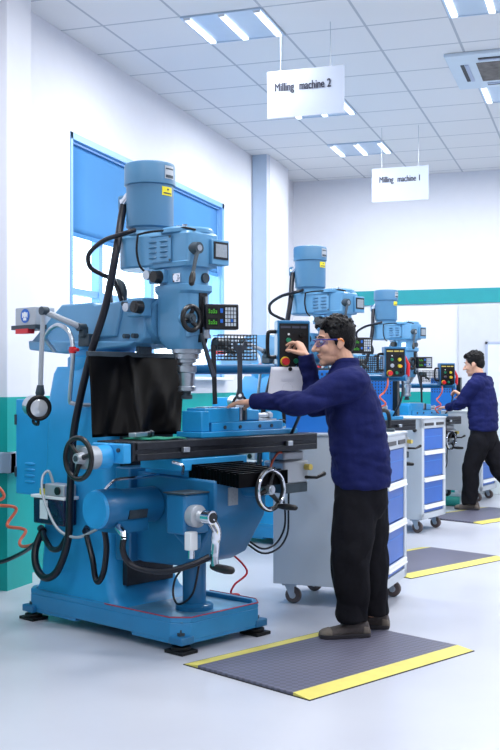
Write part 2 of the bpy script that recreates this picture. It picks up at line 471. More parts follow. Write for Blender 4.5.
def build_machine(loc, rz, label):
    M = thing('milling_machine', label, 'milling machine', loc, rz, 'blue turret milling machines')
    # --- base
    plan = [(-.76, -.26), (-.70, -.32), (.45, -.32), (.53, -.25), (.53, .25), (.45, .32), (-.70, .32), (-.76, .26)]
    inn = [(-.73, -.245), (-.69, -.292), (.44, -.292), (.502, -.238), (.502, .238), (.44, .292), (-.69, .292), (-.73, .245)]
    b = MB().prism(plan, .062, .15, 'z').box(-.66, -.30, -.318, .318, .045, .07).box(.16, .44, -.318, .318, .045, .07).box(.40, .528, -.24, .24, .045, .07)
    b.loft([[(x, y, z) for x, y in P] for P, z in ((plan, .148), (plan, .178), (inn, .178), (inn, .148))], closed=True)
    bo = obj('base', b, 'base_blue', M, .005)
    q = [(x*.999, y*1.002, z) for (x, y), z in [((p[0]*.0+p[0], p[1]), .179) for p in plan]]
    obj('tray_lip', MB().tube([(-.05, -.3195, .178), (.45, -.3195, .178), (.5295, -.25, .178), (.5295, .25, .178), (.45, .3195, .178), (.1, .3195, .178)], .0035, 6), 'red_edge', bo)
    obj('coolant_tray', MB().box(.02, .50, -.285, .285, .150, .154), 'coolant_tray', bo)
    for sx, sy in ((.485, -.275), (.485, .275), (-.70, -.30), (-.70, .28)):
        p = obj('levelling_pad', MB().box(sx-.065, sx+.065, sy-.055, sy+.055, 0, .018).cyl((sx, sy, .018), (sx, sy, .034), .05), 'black_rubber', M, .003)
        obj('bolt', MB().cyl((sx, sy, .034), (sx, sy, .115), .012, n=10).cyl((sx, sy, .085), (sx, sy, .10), .024, n=6), 'cast_dark', p)
        obj('bolt_lug', MB().box(sx-.05, sx+.05, sy-.045, sy+.045, .045, .085), 'machine_shaded', p, .006)
    # --- column
    rg = [rr(x0, x1, -h, h, .06, z) for z, x0, x1, h in ((.15, -.74, .03, .285), (.17, -.735, -.01, .275), (.21, -.73, -.05, .262), (.28, -.725, -.09, .25), (.4, -.72, -.115, .243), (.8, -.715, -.13, .232), (1.1, -.71, -.14, .222), (1.28, -.705, -.15, .212), (1.40, -.685, -.17, .20), (1.44, -.665, -.2, .19))]
    cl = obj('column', MB().loft(rg), 'machine_blue', M, ang=50)
    obj('slideway', MB().box(-.16, -.06, -.14, .14, .25, 1.40).box(-.08, -.04, -.17, .17, .25, 1.38), 'table_iron', cl, .004)
    obj('rating_plate', MB().box(-.42, -.30, -.2365, -.222, .87, 1.0), 'grey_label', cl)
    # --- turret and ram
    obj('turret', MB().lathe([(.19, 1.40), (.20, 1.43), (.20, 1.49), (.185, 1.50), (.185, 1.53), (.20, 1.535), (.20, 1.56)], (-.45, 0, 0), n=40), 'machine_blue', M)
    ram = obj('ram', MB().prism([(-.95, 1.60), (-.66, 1.802), (-.38, 1.802), (-.36, 1.785), (.06, 1.805), (.06, 1.59), (.02, 1.56), (-.95, 1.545)], -.135, .135)
              .prism([(-.94, 1.545), (-.60, 1.515), (-.05, 1.545), (.0, 1.57), (-.95, 1.60)], -.16, .16).prism([(-.33, 1.60), (-.16, 1.60), (-.10, 1.79), (-.24, 1.79)], -.152, .152), 'head_blue', M, .010)
    for x, z in ((-.08, 1.775), (-.01, 1.775), (-.07, 1.60), (.0, 1.60)):
        obj('ram_bolt', MB().cyl((x, -.12, z), (x, -.17, z), .013, n=12), 'cast_dark', ram)
    obj('adapter', MB().cyl((.04, 0, 1.68), (.10, 0, 1.68), .125, n=36), 'head_blue', M)
    # --- head
    hd = obj('head', MB().loft([rr(x0, x1, -h, h, r, z) for z, x0, x1, h, r in ((1.525, .14, .33, .085, .07), (1.555, .11, .34, .096, .07), (1.60, .085, .345, .102, .065), (1.815, .085, .345, .102, .065), (1.832, .075, .36, .110, .06), (1.862, .075, .36, .110, .06), (1.868, .10, .345, .098, .06), (1.955, .10, .345, .098, .06))]), 'head_blue', M, ang=30)
    obj('swivel_ring', MB().lathe([(.10, .06), (.115, .065), (.115, .095), (.10, .10)], (0, 0, 1.69), 'x', 36), 'motor_blue', hd)
    slot = obj('quill_slot', MB().box(.335, .352, -.012, .045, 1.56, 1.82), 'black_plastic', hd)
    obj('depth_rod', MB().cyl((.368, .020, 1.58), (.368, .020, 1.80), .009, n=10).cyl((.368, .020, 1.60), (.368, .020, 1.64), .02, n=16).cyl((.368, .020, 1.58), (.368, .020, 1.60), .026, n=16), 'steel', slot)
    fb = obj('feed_box', MB().box(-.02, .10, -.19, -.12, 1.70, 1.80), 'head_blue', hd, .008)
    obj('feed_knob', MB().cyl((.0, -.19, 1.75), (.0, -.22, 1.75), .024, n=20), 'steel', fb)
    obj('feed_knob', MB().cyl((.085, -.19, 1.748), (.085, -.235, 1.748), .036, .032, 24).cyl((.085, -.235, 1.748), (.085, -.238, 1.748), .02, n=20), 'black_plastic', fb)
    fb2 = obj('speed_box', MB().box(.085, .20, -.13, -.08, 1.875, 1.945), 'head_blue', hd, .006)
    obj('speed_dial', MB().cyl((.105, -.13, 1.918), (.105, -.168, 1.918), .026, n=22), 'steel', fb2)
    obj('speed_knob', MB().cyl((.165, -.13, 1.905), (.165, -.172, 1.905), .036, .03, 24), 'black_plastic', fb2)
    obj('oil_sight', MB().box(.245, .30, -.106, -.094, 1.875, 1.92).cyl((.272, -.10, 1.897), (.272, -.114, 1.897), .018), 'chrome', hd)
    obj('plug', MB().cyl((.335, .03, 1.90), (.36, .03, 1.90), .026, n=20), 'cast_dark', hd)
    handwheel('quill_wheel', (.385, -.105, 1.68), (1, 0, 0), .062, M, handle=False)
    obj('bracket', MB().prism([(-.085, 1.585), (-.01, 1.60), (-.01, 1.70), (-.085, 1.62)], .30, .352, 'x'), 'head_blue', hd, .004)
    obj('wheel_shaft', MB().cyl((.30, -.085, 1.68), (.37, -.105, 1.68), .028), 'head_blue', hd)
    # --- gearbox
    gb = obj('gearbox', MB().loft([rr(x0, x1, -h, h, .03, z) for z, x0, x1, h in ((1.952, .07, .355, .10), (1.958, .055, .37, .116), (1.978, .045, .375, .12), (1.984, .04, .378, .114), (2.125, .04, .378, .114), (2.138, .05, .37, .106))]), 'head_blue', M, ang=30)
    obj('lid', MB().lathe([(.125, 2.13), (.142, 2.138), (.142, 2.155), (.13, 2.166), (.05, 2.17), (.03, 2.17)], (.235, .01, 0), n=44), 'head_blue', gb)
    vp = obj('vent_panel', MB().box(.055, .25, -.123, -.108, 1.985, 2.12), 'head_blue', gb, .003)
    obj('louvre', louvers(MB(), .068, .238, -.124, 1.998, 2.108, 2, 4), 'motor_blue', vp)
    obj('panel_frame', MB().tube([(.052, -.124, 1.982), (.253, -.124, 1.982), (.253, -.124, 2.123), (.052, -.124, 2.123)], .0035, 6, closed=True), 'motor_blue', vp)
    for x, z in ((.063, 1.992), (.243, 1.992), (.063, 2.113), (.243, 2.113)):
        obj('screw', MB().cyl((x, -.121, z), (x, -.128, z), .006, n=8), 'cast_dark', vp)
    np_ = obj('speed_plate_box', MB().box(.33, .398, .035, .165, 1.972, 2.105), 'head_blue', gb, .004)
    obj('speed_plate', MB().box(.396, .402, .046, .154, 2.0, 2.092), 'black_plastic', np_)
    obj('plate_card', MB().box(.401, .404, .058, .143, 2.012, 2.08), 'grey_label', np_)
    lv = obj('speed_lever', MB().cyl((.36, -.075, 2.045), (.415, -.075, 2.045), .034, .03, 24).tube([(.405, -.075, 2.045), (.412, -.105, 1.97), (.425, -.135, 1.90)], [.012, .010, .010], 10), 'cast_dark', gb)
    obj('lever_knob', MB().tube([(.425, -.133, 1.905), (.429, -.142, 1.88), (.435, -.153, 1.855)], [.014, .018, .015], 14, roundcap=True), 'black_plastic', lv)
    obj('lever_cap', MB().cyl((.415, -.075, 2.045), (.418, -.075, 2.045), .016), 'steel', lv)
    obj('cable', MB().tube(cat([(.03, -.158, 2.14), (.10, -.138, 2.150), (.20, -.122, 2.150), (.28, -.112, 2.152), (.33, -.095, 2.155), (.385, -.075, 2.14)]), .006, 8), 'black_rubber', gb)
    obj('cable', MB().tube(cat([(.03, -.158, 2.14), (.03, -.166, 2.05), (.045, -.155, 1.97), (.085, -.135, 1.93)]), .006, 8), 'black_rubber', gb)
    obj('lid_screw', MB().cyl((.31, -.08, 2.155), (.31, -.08, 2.175), .014, n=10), 'chrome', gb)
    obj('lid_screw', MB().cyl((.27, -.09, 2.155), (.27, -.09, 2.172), .01, n=10), 'chrome', gb)
    # --- belt housing and motor
    mx = -.047
    ring = lambda z, e: [(mx+(.165-e)*math.cos(a), (.165-e)*math.sin(a), z) for a in [R(90+i*180/20) for i in range(21)]] + [(.15, -(.11-e), z), (.15, .11-e, z)]
    obj('belt_housing', MB().loft([ring(1.965, .012), ring(1.975, 0), ring(2.13, 0), ring(2.145, .012)]), 'head_blue', M, ang=30)
    mo = obj('motor', MB().lathe([(.12, 2.13), (.155, 2.135), (.155, 2.15), (.14, 2.165), (.118, 2.175), (.118, 2.19), (.130, 2.20), (.130, 2.44)], (mx, 0, 0), n=48), 'motor_blue', M)
    obj('fan_cover', MB().lathe([(.131, 2.425), (.141, 2.43), (.141, 2.53), (.136, 2.545), (.12, 2.551), (.03, 2.553)], (mx, 0, 0), n=48), 'motor_blue', mo)
    pa = R(6)
    obj('rating_plate', MB().patch((mx, 0), .1415, pa-.24, pa+.24, 2.455, 2.525), 'silver_paint', mo)
    obj('plate_print', MB().patch((mx, 0), .1437, pa-.20, pa+.20, 2.46, 2.475).patch((mx, 0), .1437, pa-.20, pa+.20, 2.505, 2.512), 'cast_dark', mo)
    obj('warning_sticker', MB().patch((mx, 0), .1305, pa-.32, pa+.26, 2.365, 2.412), 'yellow_paint', mo)
    obj('sticker_print', MB().patch((mx, 0), .1327, pa-.25, pa+.19, 2.374, 2.380).patch((mx, 0), .1327, pa-.06, pa+.03, 2.394, 2.402), 'ink', mo)
    obj('terminal_box', MB().box(mx-.145, mx-.10, -.11, -.05, 2.30, 2.38), 'motor_blue', mo, .01)
    obj('gland', MB().cyl((-.165, -.085, 2.30), (-.163, -.095, 2.36), .020, n=12).cyl((-.163, -.095, 2.34), (-.13, -.08, 2.38), .022, n=12), 'chrome', mo)
    obj('conduit', MB().tube(cat([(-.163, -.09, 2.33), (-.148, -.12, 2.25), (-.10, -.2, 2.05), (-.135, -.24, 1.768), (-.204, -.28, 1.525), (-.27, -.31, 1.254), (-.305, -.33, 1.036), (-.318, -.34, .709), (-.323, -.35, .492), (-.398, -.36, .321), (-.506, -.36, .264), (-.616, -.34, .304), (-.672, -.31, .397), (-.673, -.26, .501)]), .021, 12), 'hose_black', M)
    obj('hose', MB().tube(cat([(-.677, -.26, .505), (-.573, -.31, .463), (-.478, -.34, .426), (-.393, -.35, .441), (-.332, -.35, .51)]), .016, 10).cyl((-.70, -.25, .512), (-.655, -.27, .50), .022, n=10), 'hose_black', M)
    obj('cable_loop', MB().tube(cat([(.0, -.15, 2.17), (-.03, -.2, 2.148), (-.167, -.22, 2.124), (-.278, -.22, 2.079), (-.312, -.22, 2.037), (-.311, -.2, 1.984), (-.268, -.15, 1.946), (-.233, -.1, 1.914), (-.189, -.08, 1.80)]), .013, 10), 'hose_black', M)
    obj('flexible_duct', MB().tube(cat([(-.327, -.05, 1.79), (-.336, -.05, 1.885), (-.292, -.05, 1.916), (-.232, -.05, 1.901), (-.207, -.05, 1.85), (-.22, -.05, 1.79)]), .02, 10), 'cast_dark', M)
    # --- spindle
    sp = obj('spindle', MB().lathe([(.080, 1.53), (.080, 1.505), (.066, 1.50), (.066, 1.475), (.05, 1.47), (.05, 1.455), (.033, 1.45), (.033, 1.44), (.052, 1.435), (.052, 1.405), (.045, 1.40), (.040, 1.33), (.048, 1.325), (.048, 1.305), (.03, 1.30)], (.244, 0, 0), n=28), 'steel', M)
    obj('cutter', MB().lathe([(.022, 1.31), (.022, 1.285), (.03, 1.28), (.03, 1.262), (.02, 1.26)], (.244, 0, 0), n=16), 'cast_dark', sp)
    # --- splash curtain
    def cur(a, b):
        yl = -.43 - .10*b; yr = .26 - .17*b - .04*max(0, b-.5)
        fold = .010*math.sin(a*13+1.5*b)*(.3+.7*b) + .028*math.exp(-((a-.38-.10*b)/.06)**2)*(.35+b*.5) + .020*math.exp(-((a-.62-.30*b)/.09)**2)*b + .006*math.sin(a*29+b*5)*b
        return (-.05 + .15*b + fold, yl + (yr-yl)*a, 1.50 - .43*b)
    cu = obj('splash_curtain', MB().grid(cur, 70, 24), 'vinyl', M, solid=.004, ang=60)
    obj('curtain_rail', MB().box(-.065, -.04, -.435, .275, 1.485, 1.512).box(-.05, -.03, -.10, .0, 1.50, 1.545), 'cast_dark', cu, .003)
    # --- knee
    kn = obj('knee', MB().prism([(-.05, .43), (.10, .40), (.40, .41), (.50, .46), (.63, .66), (.64, .70), (.64, .86), (-.05, .88)], -.19, .19), 'machine_shaded', M, .012)
    obj('oil_plate', MB().box(.635, .644, -.10, -.03, .73, .82), 'grey_label', kn)
    obj('knee_saddle_way', MB().box(-.06, .06, -.24, .24, .40, .90), 'machine_shaded', kn, .01)
    cb = obj('crank_box', MB().box(.46, .59, -0.355, -0.18, .60, .80).prism([(.47, .60), (.59, .60), (.59, .52)], -0.325, -0.235), 'machine_shaded', M, .010)
    obj('box_lid', MB().box(.45, .60, -0.365, -0.17, .80, .806), 'cast_dark', cb)
    obj('dial', MB().lathe([(.030, .665), (.052, .668), (.055, .69), (.055, .715), (.046, .72), (.03, .722), (.022, .74), (.022, .775)], (0, -0.315, .695), 'x', 32), 'silver_paint', cb)
    ck = obj('elevating_crank', MB().lathe([(.028, .755), (.034, .757), (.034, .81), (.028, .812)], (0, -0.315, .695), 'x', 22)
             .tube(cat([(.79, -0.315, .69), (.785, -0.267, .63), (.775, -0.260, .57), (.775, -0.267, .50), (.785, -0.270, .455)]), [.026]*6+[.025]*6+[.022]*6+[.020]*7, 12), 'chrome', cb)
    obj('crank_handle', MB().tube([(.77, -0.270, .452), (.80, -0.270, .448), (.85, -0.267, .445), (.885, -0.265, .445)], [.018, .020, .022, .019], 16, roundcap=True), 'black_plastic', ck)
    obj('crank_cap', MB().cyl((.81, -0.315, .695), (.815, -0.315, .695), .026), 'black_plastic', ck)
    obj('limit_switch', MB().box(.665, .71, -0.365, -0.315, .53, .62), 'white_label', cb, .005)
    obj('switch_gland', MB().cyl((.688, -0.340, .53), (.688, -0.340, .49), .017, n=12), 'chrome', cb)
    for o in cb.children:
        if not o.name.startswith('box_lid'): o.location = (-.078, .012, 0)
    obj('lead_screw', MB().lathe([(.10, .15), (.10, .175), (.092, .18), (.062, .185), (.062, .44)], (.30, 0, 0), n=32), 'machine_shaded', M)
    obj('coil_loop', MB().tube(cat([(.36, -.10, .42), (.285, -.12, .33), (.275, -.13, .24), (.33, -.14, .20), (.391, -.10, .26), (.40, -.06, .42)]), .006, 8), 'hose_black', M)
    # power motor on the near side of the knee
    km = obj('feed_motor', MB().lathe([(.05, .19), (.092, .20), (.092, .44), (.100, .445), (.100, .565), (.094, .575), (.03, .58)], (.19, 0, .715), '-y', 40).box(.11, .27, -.50, -.30, .595, .66), 'machine_shaded', M, 0)
    obj('end_cap', MB().lathe([(.094, .565), (.097, .572), (.092, .588), (.04, .592)], (.19, 0, .715), '-y', 40), 'machine_blue', km)
    obj('rating_plate', MB().obox((.283, -.38, .685), (.004, .06, .022), Matrix.Rotation(R(15), 3, 'Y')), 'cast_dark', km)
    obj('lifting_pipe', MB().tube(cat([(.19, -.52, .81), (.20, -.46, .855), (.22, -.36, .862), (.22, -.25, .862), (.22, -.17, .87)]), .008, 8), 'chrome', km)
    obj('gland', MB().cyl((.31, -.50, .61), (.325, -.51, .57), .018, n=12).cyl((.27, -.50, .63), (.315, -.505, .60), .02, n=12), 'chrome', km)
    obj('hose', MB().tube(cat([(.325, -.51, .59), (.315, -.51, .52), (.33, -.48, .455), (.41, -.44, .425), (.53, -.40, .43), (.63, -.33, .465), (.685, -.275, .50)]), .016, 10), 'hose_black', km)
    obj('hose', MB().tube(cat([(-.294, -.25, .541), (-.18, -.33, .507), (-.10, -.36, .408), (-.08, -.36, .32), (-.05, -.36, .30), (-.02, -.35, .36), (.06, -.40, .50), (.10, -.45, .60)]), .016, 10).cyl((-.31, -.225, .545), (-.27, -.27, .535), .021, n=10), 'hose_black', M)
    # --- saddle and table
    obj('saddle', MB().box(.10, .52, -.17, .17, .86, .915).box(.14, .46, -.24, .24, .90, .962), 'machine_blue', M, .006)
    bel = MB()
    for i in range(16):
        x = .44 + .022*i
        bel.box(x, x+.019, -.18, .19, .862-.002*i, .928-.0022*i + .007*(i % 2))
    obj('way_cover', bel, 'vinyl', M, .002)
    T0, T1 = -.55, .87
    tb = MB().box(.165, .435, T0, T1, .965, 1.035)
    for x0, x1 in ((.165, .205), (.225, .29), (.31, .375), (.395, .435)): tb.box(x0, x1, T0, T1, 1.03, 1.058)
    tb.box(.435, .447, T0+.02, T1-.02, 1.018, 1.056).box(.435, .447, T0+.02, T1-.02, .966, .998)
    tab = obj('table', tb, 'table_iron', M, .003)
    for y in (-.21, .60): obj('stop_dog', MB().box(.44, .462, y-.022, y+.022, .995, 1.022), 'steel', tab, .003)
    eb = obj('end_bracket', MB().box(.185, .425, T0-.05, T0, .955, 1.05).cyl((.30, T0-.05, .985), (.30, T0-.13, .985), .062, .056, 28), 'machine_blue', tab, .006)
    obj('bracket_bolt', MB().cyl((.22, T0-.05, 1.02), (.22, T0-.06, 1.02), .01, n=8).cyl((.39, T0-.05, 1.02), (.39, T0-.06, 1.02), .01, n=8), 'cast_dark', eb)
    obj('feed_dial', MB().lathe([(.03, .66), (.056, .665), (.058, .70), (.052, .745), (.03, .75), (.024, .79)], (.30, 0, .985), '-y', 32), 'silver_paint', eb)
    handwheel('table_wheel', (.30, -.775, .985), (0, -1, 0), .098, M, handle=False)
    obj('lubricating_pipe', MB().tube(cat([(.45, -.30, .95), (.50, -.28, .935), (.47, -.25, .90), (.44, -.22, .885)]), .008, 8), 'chrome', M)
    cw = handwheel('cross_wheel', (.80, .04, .81), (1, 0, 0), .098, M, chromed=True, hd=(0, .5, -.85))
    obj('cross_shaft', MB().cyl((.64, .04, .81), (.75, .04, .81), .045, .04, 24), 'machine_shaded', M)
    pf = obj('power_feed', MB().box(.22, .38, .64, .86, .77, .90).box(.24, .36, .66, .84, .90, .955), 'silver_paint', M, .012)
    obj('feed_base', MB().box(.225, .375, .655, .855, .715, .77), 'cast_dark', pf, .006)
    obj('feed_knob', MB().cyl((.38, .83, .86), (.42, .83, .86), .018, n=14), 'gold_print', pf)
    obj('feed_lever', MB().tube([(.38, .83, .80), (.44, .86, .80), (.46, .90, .82)], [.010, .009, .014], 10, roundcap=True), 'black_plastic', pf)
    obj('cable', MB().tube(cat([(.31, .70, .72), (.30, .74, .60), (.30, .73, .50), (.28, .68, .42), (.26, .58, .40), (.2, .48, .47), (.1, .3, .54), (.05, .22, .55)]), .006, 8).tube(cat([(.31, .76, .72), (.30, .77, .60), (.30, .76, .47), (.28, .70, .39), (.26, .58, .375), (.2, .46, .46), (.1, .3, .52)]), .006, 8), 'hose_black', pf)
    obj('air_line', MB().tube(cat([(.34, .66, .95), (.36, .60, .945), (.37, .545, .90), (.36, .54, .85), (.33, .59, .80), (.30, .64, .79)]), .007, 8), 'orange_hose', pf)
    # --- left side equipment
    eb2 = obj('electrical_cabinet', MB().box(-1.0, -.66, -.21, .21, .69, 1.252), 'machine_blue', M, .006)
    obj('louvre', louvers(MB(), -.93, -.79, -.211, .75, .89, 1, 4), 'machine_blue', eb2)
    for z in (1.13, .82): obj('hinge', MB().cyl((-.996, -.214, z-.03), (-.996, -.214, z+.03), .008, n=8), 'cast_dark', eb2)
    lu = obj('lubricator', MB().box(-.665, -.385, -.33, -.24, .555, .70), 'tank_navy', M, .008)
    obj('tank_lid', MB().box(-.68, -.37, -.338, -.235, .70, .717), 'white_label', lu, .004)
    obj('pump_head', MB().box(-.555, -.38, -.335, -.245, .717, .785), 'silver_paint', lu, .008)
    obj('gauge', MB().cyl((-.43, -.335, .75), (-.43, -.345, .75), .022, n=18), 'black_plastic', lu)
    obj('filler_cap', MB().cyl((-.615, -.29, .717), (-.615, -.29, .75), .026, n=16), 'yellow_paint', lu)
    obj('filler_knob', MB().cyl((-.615, -.29, .75), (-.615, -.29, .775), .014, n=12), 'cast_dark', lu)
    obj('tank_label', MB().box(-.60, -.53, -.3325, -.328, .585, .69), 'white_label', lu)
    obj('oil_line', MB().tube(cat([(-.53, -.29, .78), (-.56, -.30, .85), (-.575, -.33, .82), (-.54, -.36, .74), (-.48, -.37, .65), (-.38, -.37, .545), (-.26, -.34, .51), (-.14, -.30, .56)]), .008, 8), 'silver_paint', lu)
    la = obj('work_lamp', MB().box(-.40, -.31, -.22, -.14, 1.55, 1.62).box(-.37, -.33, -.24, -.20, 1.60, 1.66), 'cast_dark', M, .005)
    obj('lamp_arm', MB().tube([(-.35, -.235, 1.655), (-.435, -.42, 1.735)], .017, 10), 'silver_paint', la)
    obj('lamp_arm', MB().tube([(-.435, -.43, 1.745), (-.453, -.43, 1.50), (-.462, -.43, 1.335)], .014, 10), 'silver_paint', la)
    obj('arm_knuckle', MB().cyl((-.435, -.445, 1.74), (-.435, -.405, 1.74), .024, n=16).cyl((-.35, -.26, 1.655), (-.35, -.21, 1.655), .022, n=16).tube([(-.462, -.43, 1.335), (-.465, -.43, 1.29), (-.47, -.43, 1.26)], [.018, .026, .014], 12), 'cast_dark', la)
    ax = Vector((.95, -.30, -.09)).normalized(); c0 = Vector((-.552, -.425, 1.222))
    sh = obj('lamp_shade', MB().tube([c0, c0+ax*.015, c0+ax*.09, c0+ax*.125], [.040, .058, .060, .062], 28), 'steel', la)
    obj('lamp_ring', MB().torus(c0+ax*.128, ax, .060, .012, 32, 10), 'black_rubber', sh)
    obj('lens', MB().tube([c0+ax*.12, c0+ax*.132, c0+ax*.138], [.054, .048, .03], 28), 'lens_glass', sh)
    obj('shade_handle', MB().tube(cat([c0+ax*.04+Vector((0, 0, -.055)), c0+ax*.04+Vector((0, 0, -.09)), c0+ax*.11+Vector((0, 0, -.09)), c0+ax*.11+Vector((0, 0, -.058))], 4), .009, 8), 'black_rubber', sh)
    go = obj('coolant_pipe', MB().tube(cat([(-.65, -.19, 1.53), (-.653, -.25, 1.60), (-.60, -.27, 1.64), (-.548, -.28, 1.662), (-.48, -.295, 1.67), (-.42, -.30, 1.655), (-.37, -.3, 1.62), (-.347, -.3, 1.566), (-.343, -.3, 1.473), (-.369, -.3, 1.265), (-.36, -.29, 1.235), (-.322, -.24, 1.225), (-.30, -.2, 1.225)]), .0125, 10), 'steel', M)
    obj('pipe_valve', MB().cyl((-.345, -.3, 1.51), (-.345, -.3, 1.545), .02, n=12).cyl((-.37, -.3, 1.528), (-.30, -.3, 1.528), .010, n=10), 'red_paint', go)
    jb = obj('accessory_tray', MB().box(-1.02, -.82, -.20, -.06, 1.685, 1.795), 'silver_paint', M, .004)
    obj('shelf_edge', MB().box(-1.04, -.80, -.215, -.05, 1.665, 1.69), 'cast_dark', jb)
    obj('tray_tongue', MB().box(-.99, -.87, -.22, -.17, 1.64, 1.668), 'red_paint', jb)
    obj('safety_symbol', MB().cyl((-.92, -.2, 1.745), (-.92, -.203, 1.745), .042, n=28), 'blue_print', jb)
    obj('symbol_figure', MB().cyl((-.92, -.2025, 1.752), (-.92, -.2045, 1.752), .017, n=18).box(-.946, -.938, -.2045, -.202, 1.735, 1.765).box(-.902, -.894, -.2045, -.202, 1.735, 1.765).box(-.935, -.905, -.2045, -.202, 1.718, 1.734), 'white_label', jb)
    # --- digital readout on its arm and wire basket (far side of the head)
    D = Matrix.Translation((.44, .06, 1.69)) @ Matrix.Rotation(R(-34), 4, 'Z')
    do = obj('digital_readout', MB().box(-.03, .03, -.088, .088, -.065, .068).xf(D), 'black_plastic', M, .006)
    obj('readout_arm', MB().tube([(.30, .12, 1.66), (.40, .11, 1.68), (.43, .09, 1.69)], .018, 10), 'head_blue', do)
    obj('readout_screen', MB().box(.030, .032, -.082, -.025, .012, .05).box(.030, .032, -.082, -.025, -.05, -.005).xf(D), 'black_rubber', do)
    seg = MB()
    for k in range(4):
        for z in (.03, -.027):
            y = -.074+.012*k; seg.box(.032, .0328, y, y+.008, z-.011, z-.007).box(.032, .0328, y, y+.008, z-.001, z+.003).box(.032, .0328, y+.006, y+.0085, z-.010, z+.003)
            if k % 2 == 0: seg.box(.032, .0328, y, y+.008, z+.007, z+.011)
    obj('readout_digits', seg.xf(D), 'screen_green', do)
    kb = obj('keypad', MB().box(.0295, .034, .012, .073, -.049, .053).xf(D), 'key_grey', do)
    kg = MB()
    for i in range(5): kg.box(.0335, .0345, .011+.0152*i, .0145+.0152*i, -.05, .054)
    for j in range(6): kg.box(.0335, .0345, .011, .0755, -.051+.0203*j, -.047+.0203*j)
    obj('key_gaps', kg.xf(D), 'black_plastic', kb)
    for y0, y1, z0, z1, x1 in ((-.012, .002, .022, .045, .0345), (-.012, .002, -.03, -.012, .0345), (.044, .0555, -.027, -.011, .037)):
        obj('blue_key', MB().box(.030, x1, y0, y1, z0, z1).xf(D), 'blue_print', do)
    Bk = Matrix.Translation((.45, .165, 1.545)) @ Matrix.Rotation(R(-34), 4, 'Z')
    wb = MB()
    for i in range(13): wb.box(.02, .025, -.105+.0175*i-.0022, -.105+.0175*i+.0022, -.075, .055)
    for j in range(8): wb.box(.02, .025, -.107, .107, -.075+.0186*j-.0022, -.075+.0186*j+.0022)
    for i in range(13): wb.box(-.09, .025, -.105+.0175*i-.0022, -.105+.0175*i+.0022, -.078, -.073)
    for j in range(5): wb.box(-.09+.028*j-.002, -.09+.028*j+.002, -.107, .107, -.078, -.073)
    for j in range(8): wb.box(-.095, -.09, -.107, .107, -.075+.0186*j-.0022, -.075+.0186*j+.0022)
    obj('tool_basket', wb.xf(Bk), 'black_plastic', M)
    obj('basket_bracket', MB().tube([(.36, .12, 1.56), (.40, .14, 1.53), (.44, .17, 1.50)], .012, 8), 'cast_dark', M)
    # quill feed lever with three arms
    ql = obj('quill_feed_lever', MB().cyl((.36, .10, 1.555), (.36, .19, 1.555), .035, .03, 20).tube([(.37, .14, 1.56), (.39, .10, 1.56), (.40, .06, 1.56)], [.02, .022, .018], 10), 'cast_dark', M)
    obj('lever_arm', MB().tube([(.42, .02, 1.545), (.425, .022, 1.40), (.43, .024, 1.235)], [.017, .016, .015], 10, flat=.6), 'black_plastic', ql)
    obj('lever_arm', MB().tube([(.44, -.09, 1.60), (.45, -.05, 1.48), (.46, -.015, 1.38)], [.010, .012, .014], 10), 'steel_dark', ql)
    # --- support arm and control panel
    obj('support_arm', MB().tube([(-.25, .21, 1.425), (-.15, .34, 1.425), (.20, .47, 1.425), (.545, .565, 1.425)], .028, 14), 'machine_shaded', M)
    Pm = Matrix.Translation((.538, .536, 1.56)) @ Matrix.Rotation(R(-37), 4, 'Z')
    cp = obj('control_panel', MB().box(-.09, 0, -.092, .092, -.135, .132).xf(Pm), 'machine_shaded', M, .006)
    obj('panel_face', MB().box(0, .003, -.082, .082, -.125, .115).xf(Pm), 'black_plastic', cp)
    obj('panel_title', MB().box(.003, .004, -.075, -.02, .088, .100).box(.003, .004, -.01, .03, .088, .100).box(.003, .004, .038, .07, .088, .100).xf(Pm), 'ink', cp)
    def btn(nm, y, z, r, m, h=.014): return obj(nm, MB().cyl((.003, y, z), (.003+h, y, z), r, r*.9, 18).xf(Pm), m, cp)
    btn('button', -.032, .022, .014, 'green_button'); btn('button', .040, .052, .013, 'black_rubber'); btn('button', .045, -.035, .015, 'orange_button')
    btn('selector', -.030, -.030, .019, 'chrome', .010); btn('button', .010, -.092, .014, 'green_button'); btn('button', .055, -.085, .015, 'black_rubber')
    btn('button', -.030, .055, .006, 'white_label', .004)
    btn('stop_collar', -.050, -.095, .027, 'yellow_button', .005); btn('stop_button', -.050, -.095, .022, 'red_paint', .03)
    obj('handle', MB().tube(cat([(-.045, -.09, .07), (-.045, -.125, .07), (-.045, -.138, .05), (-.045, -.138, -.05), (-.045, -.125, -.07), (-.045, -.09, -.07)], 4), .011, 10).xf(Pm), 'black_plastic', cp)
    obj('cable', MB().tube(cat([(-.03, .07, -.13), (-.03, .075, -.22), (-.05, .07, -.32), (-.12, .05, -.42), (-.3, .0, -.62)]), .010, 8).xf(Pm), 'steel_dark', cp)
    return M

